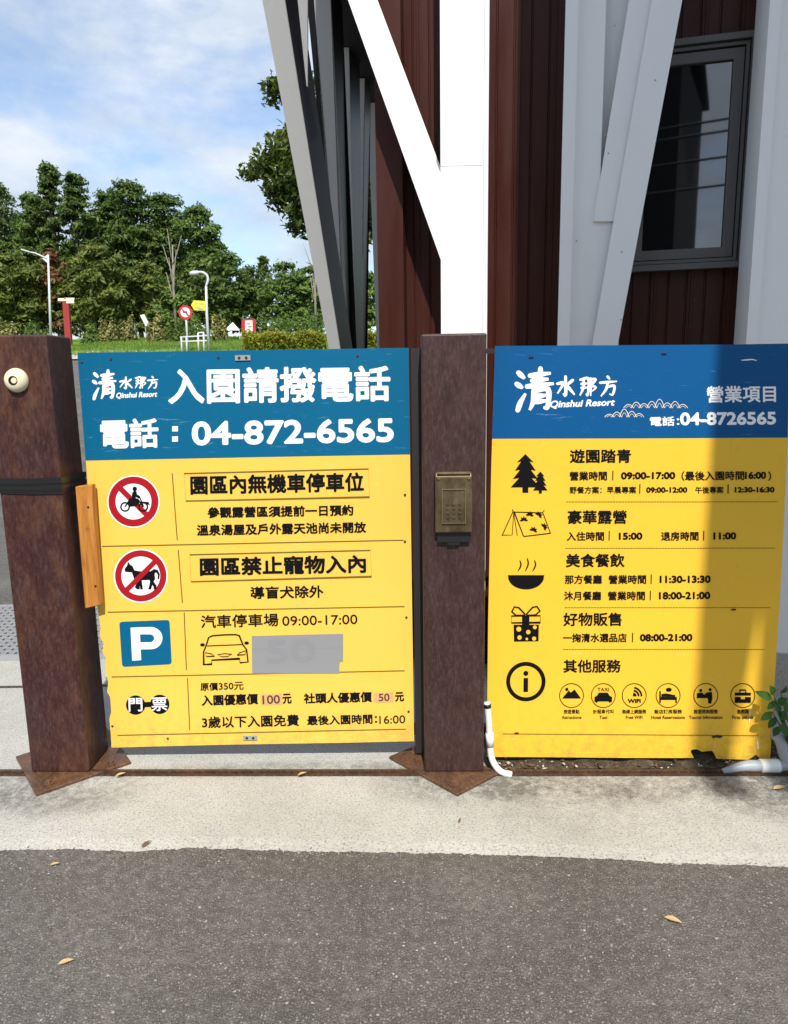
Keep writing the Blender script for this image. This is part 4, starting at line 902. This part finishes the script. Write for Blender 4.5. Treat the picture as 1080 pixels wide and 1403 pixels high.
dry(414, 1061, .030, .4, M['leaf_dry'], 'tan leaf caught on the rusty track below the phone sign', .020)
dry(630, 1125, .016, 1.2, M['leaf_brown'], 'dark crumb of leaf on the concrete in front of the middle post', .011)
dry(165, 1062, .034, .5, M['leaf_dry'], 'tan leaf beside the base plate of the rusty post', .018)

# ------------------------------------------------------------------ foliage
def leaves_mesh(P, Nn, size, rs, drop=0.0):
    """rhombic leaf clusters: P centres, size per leaf"""
    n = len(P); A = rs.randn(n, 3); A /= np.linalg.norm(A, axis=1)[:, None]
    Nn = Nn+rs.randn(n, 3)*.55; Nn /= np.linalg.norm(Nn, axis=1)[:, None]
    A = A-(A*Nn).sum(1)[:, None]*Nn; A /= np.linalg.norm(A, axis=1)[:, None]+1e-9; B = np.cross(Nn, A)
    s = (size*rs.uniform(.55, 1.35, n))[:, None]; A[:, 2] -= drop
    b = .42*B*s; t = A*s
    V = np.stack([P-t, P-.1*t-b+Nn*s*.12, P+t, P-.1*t+b+Nn*s*.12], 1).reshape(-1, 3)
    i = np.arange(n)*4
    Fc = np.stack([np.stack([i, i+1, i+2], 1), np.stack([i, i+2, i+3], 1)], 1).reshape(-1, 3)
    return V, Fc
def mesh_np(name, V, Fc, mat, parent):
    V = V-wloc(parent) if parent else V
    me = bpy.data.meshes.new(name); me.vertices.add(len(V)); me.vertices.foreach_set('co', V.astype(np.float32).ravel())
    k = Fc.shape[1]; me.loops.add(Fc.size); me.loops.foreach_set('vertex_index', Fc.astype(np.int32).ravel())
    me.polygons.add(len(Fc)); me.polygons.foreach_set('loop_start', np.arange(len(Fc), dtype=np.int32)*k)
    me.materials.append(mat); me.update(calc_edges=True); me.validate()
    o = bpy.data.objects.new(name, me); COL.objects.link(o); o.parent = parent; return o
def tree(name, label, group, px, Y, top_py, wpx, mat, seed, style='layer', nl=5200, leaf_s=.2, bark='bark', base_f=.25, cat='tree', dep=.8):
    rs = np.random.RandomState(seed)
    b = aty(px, 470, Y); z0 = hgt(Y); top = aty(px, top_py, Y)[2]; H = top-z0; Wd = wpx/1000*Y/2
    t = thing(name, label, cat, (b[0], Y, z0), group)
    base = np.array([b[0], Y, z0]); tops = base+np.array([rs.uniform(-.1, .1)*Wd, 0, H*.93])
    pads = []; npad = 50 if style == 'layer' else 24
    for k in range(npad):
        f = (k+.5)/npad; zz = z0+H*(base_f+(1-base_f)*f*.96)
        if style == 'layer': env = Wd*(1.12-.78*f**2.6)*(.75+.25*math.sin(f*17+seed))
        elif style == 'round': env = Wd*math.sqrt(max(.05, 1-(2*f-.85)**2/1.4))
        else: env = Wd*(1-.5*f)
        a = k*2.4+rs.uniform(-.6, .6); r = env*rs.uniform(.25, .85)
        c = np.array([base[0]+r*math.cos(a), Y+dep*r*math.sin(a), zz])
        R_ = np.array([1, 1, .62 if style == 'layer' else .8])*max(.30*Wd, env*.5)*rs.uniform(.5, 1.1)
        pads.append((c, R_))
    pads.append((np.array([tops[0], Y, top-.05*H]), np.array([.22, .22, .13 if style == 'layer' else .22])*Wd*1.4))
    wts = np.array([p[1][0]**2 for p in pads]); wts /= wts.sum(); P = []; Q = []
    for (c, R_), w_ in zip(pads, wts):
        m = max(30, int(nl*w_)); u = rs.randn(m, 3); u /= np.linalg.norm(u, axis=1)[:, None]
        u[:, 2] = np.where(u[:, 2] < -.25, -u[:, 2]*.5, u[:, 2]); rad = rs.uniform(.35, 1.08, m)**.6
        lump = 1+.22*np.sin(u[:, 0]*5+seed)+.2*np.sin(u[:, 1]*6+u[:, 2]*4)
        P.append(c+u*R_*(rad*lump)[:, None]); Q.append(u*.6+np.array([0, -.12, .75]))
    V, Fc = leaves_mesh(np.concatenate(P), np.concatenate(Q), leaf_s, rs, .25)
    mesh_np('crown', V, Fc, mat, t)
    tb = MB(); r0 = max(.06, H*.018); mid = base+(tops-base)*.5+np.array([rs.uniform(-.05, .05)*Wd, 0, 0])
    tb.tube(smooth_path([base-ez*.1, mid, tops], 5), np.linspace(r0, r0*.2, 11), 8); tb.build('trunk', M[bark], t, True)
    lb = MB()
    for (c, R_) in pads[::2]:
        f = np.clip((c[2]-z0)/H-.12, .12, .9); s0 = base+(tops-base)*f; lb.tube(smooth_path([s0, (s0+c)/2-ez*.04*H*0.3, c], 3), np.linspace(r0*.42, r0*.1, 7), 5)
    lb.build('limbs', M[bark], t, True)
    return t
TG = 'tall dark green trees on the rise'
talls = [(8, 60, 243, 90, 'leaf_dark', 'tall dark tree at the left edge of the rise'), (62, 58, 262, 70, 'leaf_mid', 'shorter dark tree between the left edge tree and the highest one'),
         (88, 57, 222, 66, 'leaf_dark', 'highest slender dark tree with tiered branches, above the left lamp'), (120, 56, 234, 64, 'leaf_dark', 'second highest slender tiered tree, right beside the highest one'),
         (165, 58, 262, 84, 'leaf_mid', 'broad tall tree right of the two slender tiered ones'), (195, 56, 248, 92, 'leaf_dark', 'domed dark tree at the middle of the tree line'),
         (238, 57, 266, 92, 'leaf_dark', 'broad dark tree sloping down from the middle of the tree line'), (286, 55, 282, 84, 'leaf_mid', 'last tall tree at the right end of the tree line against the sky'),
         (150, 62, 300, 120, 'leaf_dark', 'dense dark tree filling the back of the tree line behind the slender trees'), (300, 60, 330, 70, 'leaf_dark', 'dark tree low behind the right end of the tree line'), (40, 63, 290, 130, 'leaf_mid', 'wide dark tree filling the back at left'), (240, 63, 300, 120, 'leaf_mid', 'wide tree filling the back of the line behind the domed one')]
for i, (px, Y, tp_, wp, mt, lb_) in enumerate(talls):
    tree('tall_tree', lb_, TG, px, Y, tp_, wp*1.18, M[mt], 100+i, 'layer', 15000, .165, base_f=.14)
GG = 'lower bushy trees in front of the tree line'
for i, (px, Y, tp_, wp, mt, lb_, nl) in enumerate([(25, 46, 352, 96, 'leaf_olive', 'olive bushy tree at the left edge behind the tall white lamp', 6000), (82, 47, 348, 70, 'leaf_red', 'bushy tree with reddish brown leaves beside the tall white lamp', 4200), (140, 46, 342, 120, 'leaf_olive', 'big rounded olive green tree right of the red marker post', 8000),
      (210, 48, 362, 90, 'leaf_olive', 'olive tree between the big rounded tree and the yellow arrow sign', 5200), (248, 45, 392, 60, 'leaf_mid', 'small green tree behind the round red traffic sign', 3600), (312, 50, 350, 90, 'leaf_dark', 'dark round tree behind the curved white lamp', 5200),
      (350, 52, 368, 70, 'leaf_dark', 'dark green bushy tree left of the steel frames', 4200), (395, 50, 362, 74, 'leaf_mid', 'mid green tree behind the yellow hedge', 4600), (425, 49, 368, 60, 'leaf_mid', 'light green tree beside the leaning steel frame', 3600), (440, 54, 380, 80, 'leaf_dark', 'dark tree half hidden behind the leaning steel frame', 3000), (508, 50, 376, 60, 'leaf_mid', 'green tree seen between the steel frames and the building corner', 3200)]):
    tree('bushy_tree', lb_, GG, px, Y, tp_, wp, M[mt], 300+i, 'round', nl, .17, base_f=.06)
tree('feathery_tree', 'thin feathery treetop rising against the sky left of the steel frames', None, 366, 53, 350, 34, M['leaf_dark'], 41, 'layer', 1300, .17, base_f=.3)
# bare pale trunks in the trees
for (px, Y, py, lb_) in ((243, 44, 330, 'pale bare branching dead tree in front of the dark trees'), (434, 46, 352, 'thin pale bare tree beside the leaning steel frame')):
    rs = np.random.RandomState(int(px)); b = aty(px, 470, Y); z0 = hgt(Y); zt = aty(px, py, Y)[2]
    t = thing('bare_tree', lb_, 'tree', (b[0], Y, z0)); mb = MB(); base = np.array([b[0], Y, z0])
    mb.tube([base, base+ez*(zt-z0)*.5, base+ez*(zt-z0)*.96+np.array([.1, 0, 0])], [.09, .07, .03], 7)
    mb.build('trunk', M['bark_pale'], t, True); mb = MB()
    for k in range(7):
        s0 = base+ez*(zt-z0)*(.4+.07*k); e = np.array([rs.uniform(-1, 1)*.5, rs.uniform(-.3, .3), .9]); mb.tube([s0, s0+e*.7, s0+e*1.5+ez*.3], [.045, .03, .012], 6)
    mb.build('limbs', M['bark_pale'], t, True)
# low shrubs
def shrub(name, label, group, px, Y, top_py, wpx, mat, seed, nl=900, ls=.11, depth=1.2):
    rs = np.random.RandomState(seed); b = aty(px, 470, Y); z0 = hgt(Y); top = aty(px, top_py, Y)[2]; H = max(.3, top-z0); Wd = wpx/1000*Y/2
    t = thing(name, label, 'shrub', (b[0], Y, z0), group); u = rs.randn(nl, 3); u /= np.linalg.norm(u, axis=1)[:, None]; u[:, 2] = np.abs(u[:, 2]); r = rs.uniform(.4, 1.05, nl)**.6*(1+.25*np.sin(u[:, 0]*6+seed))
    P = np.array([b[0], Y, z0])+u*np.array([Wd, min(Wd, depth), H])*r[:, None]; V, Fc = leaves_mesh(P, u+np.array([0, 0, .3]), ls, rs); mesh_np('leaves', V, Fc, mat, t)
    mb = MB()
    for k in range(4): e = np.array([rs.uniform(-.5, .5)*Wd, rs.uniform(-.2, .2), H*.7]); mb.tube([(b[0], Y, z0-.05), np.array([b[0], Y, z0])+e], [.03, .01], 5)
    mb.build('stem', M['bark'], t)
    return t
for i, (px, tp_, w_, mt, lb_) in enumerate([(10, 440, 30, 'leaf_flower', 'pale flowering shrub peeping over the rusty post'), (150, 437, 26, 'leaf_flower', 'yellow flowering shrub right of the red marker post'), (178, 436, 26, 'leaf_flower', 'yellow flowering shrub left of the tilted white panel'), (216, 434, 24, 'leaf_flower', 'yellow flowering shrub right of the tilted white panel'), (128, 446, 30, 'leaf_mid', 'low green shrub beside the red marker post'), (50, 445, 40, 'leaf_mid', 'low green shrub between the lamp and the left edge'), (300, 434, 22, 'leaf_flower', 'pale yellow shrub right of the curved lamp'),
      (375, 428, 52, 'leaf_mid', 'green shrub right above the red and white board'), (415, 426, 50, 'leaf_mid', 'green shrub above the middle of the yellow hedge'), (455, 424, 50, 'leaf_mid', 'green shrub behind the steel frames'), (232, 446, 26, 'leaf_mid', 'low green shrub left of the traffic sign'), (272, 438, 34, 'leaf_mid', 'low green shrub behind the white railing and the lamp foot'), (250, 442, 26, 'leaf_mid', 'low green shrub right behind the traffic sign pole')]):
    shrub('garden_shrub', lb_, 'garden shrubs under the trees', px, 40+(i % 3), tp_, w_, M[mt], 500+i, 1100, .10)
# clipped hedge
def hedge(label, x0px, x1px, Y, top_py, seed):
    rs = np.random.RandomState(seed); a, b = aty(x0px, 460, Y)[0], aty(x1px, 460, Y)[0]; z0 = hgt(Y); zt = aty((x0px+x1px)/2, top_py, Y)[2]
    t = thing('hedge', label, 'hedge', ((a+b)/2, Y, z0)); n_ = int((b-a)*1700)
    P = np.stack([rs.uniform(a, b, n_), Y+rs.uniform(-.55, .55, n_), z0+(zt-z0)*rs.uniform(0, 1, n_)**.6], 1)
    P[:, 2] += .06*np.sin(P[:, 0]*5)+.05*rs.randn(n_); V, Fc = leaves_mesh(P, rs.randn(n_, 3)*.5+np.array([0, -.4, .6]), .07, rs); mesh_np('leaves', V, Fc, M['leaf_hedge'], t)
hedge('long clipped yellow green hedge in front of the shrubs left of the steel frames', 334, 446, 31, 456.5, 9); hedge('short end of the clipped yellow hedge seen between the steel frames and the building', 462, 520, 31.5, 458, 10)
# rough grass on the lawn
rs = np.random.RandomState(5); n_ = 26000
gx = rs.uniform(-16, 3, n_); gy = rs.uniform(29.4, 46, n_); gz = np.interp(gy, HX, HZ)+.03; hh = rs.uniform(.06, .17, n_); ww = rs.uniform(.015, .03, n_); lx = rs.randn(n_)*.05
V = np.stack([np.stack([gx-ww, gy, gz], 1), np.stack([gx+ww, gy, gz], 1), np.stack([gx+lx, gy+rs.randn(n_)*.04, gz+hh], 1)], 1).reshape(-1, 3)
M['grass'] = m_leaf('grass', (.10, .20, .02), (.22, .33, .04), .3)
o = mesh_np('grass', V, np.arange(n_*3).reshape(-1, 3), M['grass'], None); tag(o, 'bright green grass of the lawn on the rise', 'grass', None, 'stuff')
# the near tree whose branches hang behind the colonnade
Yn = 13.0; rs = np.random.RandomState(77)
bt = aty(474, 470, Yn); nt_ = thing('shade_tree', 'near tree with drooping dark branches hanging left of the steel frames', 'tree', (bt[0], Yn, hgt(Yn)))
base = np.array([bt[0], Yn, hgt(Yn)]); crown_c = aty(462, 130, Yn)
tb = MB(); tb.tube(smooth_path([base-ez*.1, base+ez*2.2+np.array([.1, 0, 0]), crown_c+ez*1.0], 6), np.linspace(.16, .06, 13), 10); tb.build('trunk', M['bark'], nt_, True)
sprays = [(412, 112, 44, 16), (398, 118, 26, 14), (372, 118, 16, 10), (380, 135, 22, 12), (395, 190, 30, 12), (410, 180, 26, 10), (380, 222, 30, 26), (395, 205, 34, 24), (352, 235, 26, 13), (338, 240, 16, 8), (368, 228, 28, 20), (405, 240, 34, 34), (395, 262, 30, 18), (385, 275, 22, 16), (375, 262, 18, 14), (410, 290, 26, 22), (405, 312, 16, 16), (420, 300, 20, 30), (430, 250, 40, 50), (440, 190, 36, 60), (440, 150, 24, 30),
          (500, 200, 22, 30), (506, 240, 20, 30), (503, 280, 18, 30), (508, 312, 16, 22), (515, 260, 20, 40), (498, 330, 12, 14), (520, 190, 24, 30), (470, 260, 30, 60)]
P = []; Q = []; lb = MB()
for (px, py, a, b) in sprays:
    m = int(14+a*b*.42); dy = rs.uniform(-.5, .5); c = aty(px, py, Yn+dy)
    u = np.clip(rs.randn(m, 3)*.42, -.85, .85); P.append(c+u*np.array([a, a*.9, b])*Yn/1000*.95); Q.append(rs.randn(m, 3)*.5+np.array([0, -.2, .8]))
    s0 = base+(crown_c-base)*rs.uniform(.55, 1.0); 
    lb.tube(smooth_path([s0, (s0+c)/2+ez*.35, c], 4), np.linspace(.03, .006, 9), 5)
V, Fc = leaves_mesh(np.concatenate(P), np.concatenate(Q), .07, rs, .2); mesh_np('crown', V, Fc, M['leaf_near'], nt_); lb.build('limbs', M['bark'], nt_, True)

# across the road: unseen house added to darken the window reflection, and mirrored cables
hs = thing('mirrored_house', 'unseen dark house added across the road to darken the window reflection', 'house', (-8, -22, 0))
MB().box(-16, -2.0, -26, -20, 0, 11.2).build('wall', M['mirrored_house'], hs)
MB().prism([(-16.4, -26.4, 11.2), (-1.8, -26.4, 11.2), (-1.8, -23, 12.6), (-16.4, -23, 12.6)], ez*.15).build('roof', M['dark_steel'], hs)
MB().prism([(-16.4, -19.6, 11.2), (-1.8, -19.6, 11.2), (-1.8, -23, 12.6), (-16.4, -23, 12.6)][::-1], ez*.15).build('roof', M['dark_steel'], hs)
for k in range(3):
    wq_ = MB().box(-14+4.0*k, -12.6+4.0*k, -19.99, -19.95, 5, 7).build('window', M['dark_steel'], hs)
for zc_ in (7.0, 6.75, 6.2, 5.6):
    o = MB().tube([(-20+2*k, -12-.1*zc_, zc_-.5*(1-((k-10)/10)**2)*.4) for k in range(21)], .028, 6).build('overhead_cable', M['black'], None, True); tag(o, 'thin black overhead cable across the road, seen mirrored in the window glass', 'cable', 'overhead cables across the road')
# ------------------------------------------------------------------ street furniture on the rise
def foot(px, Y): p = aty(px, 470, Y); return np.array([p[0], Y, hgt(Y)])
b = foot(70, 40); zt = aty(66, 349, 40)[2]
t = thing('street_lamp', 'tall white street lamp with a straight slanting arm at the left', 'lamp', tuple(b), 'white lamps on the rise')
top = np.array([aty(66, 349, 40)[0], 40, zt]); MB().tube([b, b+(top-b)*.5, top], [.07, .058, .045], 12).build('pole', M['lamp_white'], t, True)
tip = aty(30, 342.5, 40); MB().tube([top-ez*.22, (top+tip)/2+ez*.02-ez*.05, tip+np.array([.35, 0, -.1])], [.04, .036, .03], 8).build('arm', M['lamp_white'], t, True)
MB().prism([tip+np.array([.42, -.09, -.13]), tip+np.array([.42, .09, -.13]), tip+np.array([0, .09, .0]), tip+np.array([0, -.09, .0])], ez*.06).build('lamp_head', M['lamp_white'], t)
MB().prism([top-ez*.28+np.array([-.32, -.012, .1]), top-ez*.45+np.array([-.05, -.012, 0]), top+np.array([-.05, -.012, 0])], np.array([0, .024, 0])).build('bracket', M['lamp_white'], t)
b = foot(286, 30.2); t = thing('street_lamp', 'shorter white lamp with a curved swan neck beside the yellow arrow sign', 'lamp', tuple(b), 'white lamps on the rise')
Yl = 30.2; pts = [b]+[np.array([aty(*q, Yl)[0], Yl, aty(*q, Yl)[2]]) for q in ((283.5, 430), (282.5, 392), (285, 384), (283.5, 377), (277, 373), (268, 373.5))]
MB().tube([pts[0], pts[1], pts[2]], [.058, .053, .045], 12).build('pole', M['lamp_white'], t, True)
MB().tube(smooth_path(pts[2:], 5), .046, 10).build('arm', M['lamp_white'], t, True)
h_ = pts[-1]; MB().tube([h_+np.array([.12, 0, .0]), h_+np.array([-.1, 0, -.015]), h_+np.array([-.22, 0, -.03])], [.075, .09, .06], 10).build('lamp_head', M['lamp_white'], t, True)
b = foot(274, 30.4); c = aty(272, 419, 30.1); t = thing('direction_sign', 'bright yellow arrow shaped direction sign fixed beside the curved lamp', 'sign', tuple(c))
def on(px, py, Y): p = aty(px, py, Y); return p
MB().prism([on(262, 418, 30.1), on(265.5, 411.5, 30.1), on(281.5, 412.5, 30.1), on(281.5, 425.5, 30.1), on(266.5, 425, 30.1)][::-1], np.array([0, .03, 0])).build('arrow_panel', M['sign_yel'], t)
mb = MB()
for (x0, x1, y) in ((267, 271, 414.5), (272.5, 279.5, 415), (267, 276, 420.5), (271, 280, 422)): mb.prism([on(x0, y, 30.09), on(x1, y+.3, 30.09), on(x1, y+2, 30.09), on(x0, y+1.7, 30.09)][::-1], np.array([0, .004, 0]))
mb.build('lettering', M['pole_grey'], t); MB().tube([on(281, 419, 30.14), on(283.5, 419, 30.17)], .02, 6).build('bracket', M['pole_grey'], t)
Y = 31; b = foot(257, Y); c = aty(254.3, 428, Y); t = thing('traffic_sign', 'round red ringed no left turn traffic sign on a grey pole', 'sign', tuple(b))
MB().tube([b, c+ez*.1+np.array([0, .05, 0])], .045, 10).build('pole', M['pole_grey'], t, True)
yh = np.array([0, -1., 0]); MB().tube([c, c+yh*.02], .285, 40).build('disc', M['sign_red'], t); MB().tube([c+yh*.021, c+yh*.025], .195, 36).build('face', M['white_flat'], t)
mb = MB()
def cp_(x, z, o=.027): return c+np.array([x, -o, z])
mb.prism([cp_(.05, -.13), cp_(.085, -.13), cp_(.085, .04), cp_(-.03, .04), cp_(-.03, .085), cp_(-.12, .02), cp_(-.03, -.045), cp_(-.03, 0), cp_(.05, 0)], yh*.004); mb.build('arrow', M['black'], t)
MB().prism([cp_(-.15, .12, .033), cp_(-.12, .15, .033), cp_(.15, -.12, .033), cp_(.12, -.15, .033)], yh*.004).build('slash', M['sign_red'], t)
# white railing at the foot of the lamp
Y = 30.0; t = thing('railing', 'small white tube railing around the foot of the curved lamp', 'railing', tuple(foot(265, Y)))
for px in (248.5, 255.5, 271.5, 279): MB().tube([foot(px, Y), on(px, 456 if px > 270 else 461, Y)], .035, 8).build('upright', M['lamp_white'], t, True)
for (a, b_) in (((248.5, 462), (284, 460)), ((271.5, 456), (280, 455.5)), ((248.5, 468), (284, 467))): MB().tube([on(*a, Y), on(*b_, Y)], .03, 8).build('rail', M['lamp_white'], t, True)
# red marker post with pale arrow boards
Y = 38; b = foot(95, Y); tp_ = on(91, 409, Y); t = thing('marker_post', 'dark red marker post with two small pale direction boards on top', 'sign', tuple(b))
MB().obox(b+np.array([-.17, -.1, 0]), np.array([.3, 0, 0]), np.array([0, .2, 0]), (tp_-b)).build('post', M['red_paint'], t)
for (x0, y0, x1, y1) in ((79.5, 408.5, 90.5, 412.5), (91, 410, 101.5, 415.5), (88, 408, 102, 409.8)): MB().prism([on(x0, y0, Y-.13), on(x1, y0, Y-.13), on(x1, y1, Y-.13), on(x0, y1, Y-.13)][::-1], np.array([0, .04, 0])).build('direction_board', M['print_cream'], t)
# red and white board, tents, tilted panel
Y = 33; t = thing('display_board', 'small red framed white display board at the left end of the yellow hedge', 'sign', tuple(foot(341, Y)))
MB().prism([on(331, 461, Y), on(350.5, 461, Y), on(350, 437, Y), on(331, 437.5, Y)], np.array([0, .06, 0])).build('frame', M['sign_red'], t)
MB().prism([on(336, 457, Y-.01), on(346.5, 457, Y-.01), on(346, 439, Y-.01), on(336, 439.3, Y-.01)], np.array([0, .006, 0])).build('poster', M['white_flat'], t)
mb = MB()
for (a, y) in ((338, 443), (340, 447), (338, 451)): mb.prism([on(a, y+1.2, Y-.02), on(a+5, y+1.2, Y-.02), on(a+5, y, Y-.02), on(a, y, Y-.02)], np.array([0, .005, 0]))
mb.build('print', M['sign_red'], t)
for px in (333, 349): MB().tube([foot(px, Y)+np.array([0, .1, 0]), on(px, 445, Y)+np.array([0, .1, 0])], .03, 6).build('leg', M['red_paint'], t)
Y = 42; t = thing('white_tent', 'small white tent pitched beyond the lawn beside the display board', 'tent', tuple(foot(318, Y)))
z0 = foot(318, Y); pk = on(319, 441.5, Y); A_ = [on(309, 452.5, Y-.6), on(328, 452.5, Y-.6), on(328, 451, Y+.8), on(309, 451, Y+.8)]
MB().add(A_+[pk], [(0, 1, 4), (1, 2, 4), (2, 3, 4), (3, 0, 4)]).build('canopy', M['white_flat'], t)
mb = MB()
for p in A_: mb.tube([np.array([p[0], p[1], hgt(p[1])]), p], .02, 6)
mb.build('leg', M['lamp_white'], t)
Y = 41; t = thing('leaning_board', 'white sheet panel leaning at an angle among the yellow flowering shrubs', 'panel', tuple(foot(199, Y)))
MB().prism([on(200, 447.5, Y), on(205.5, 446, Y), on(197.5, 430.5, Y), on(192, 432, Y)], np.array([0, .05, 0])).build('sheet', M['white_flat'], t)
MB().tube([foot(200, Y)+np.array([0, .2, 0]), on(198, 440, Y)+np.array([0, .06, 0])], .03, 6).build('prop', M['pole_grey'], t)
MB().prism([(-13.5, 29.0, hgt(29)-.02), (-6.3, 29.0, hgt(29)-.02), (-6.3, 29.15, hgt(29)-.02), (-13.5, 29.15, hgt(29)-.02)], ez*.14).build('kerb', M['pave'])['kind'] = 'structure'
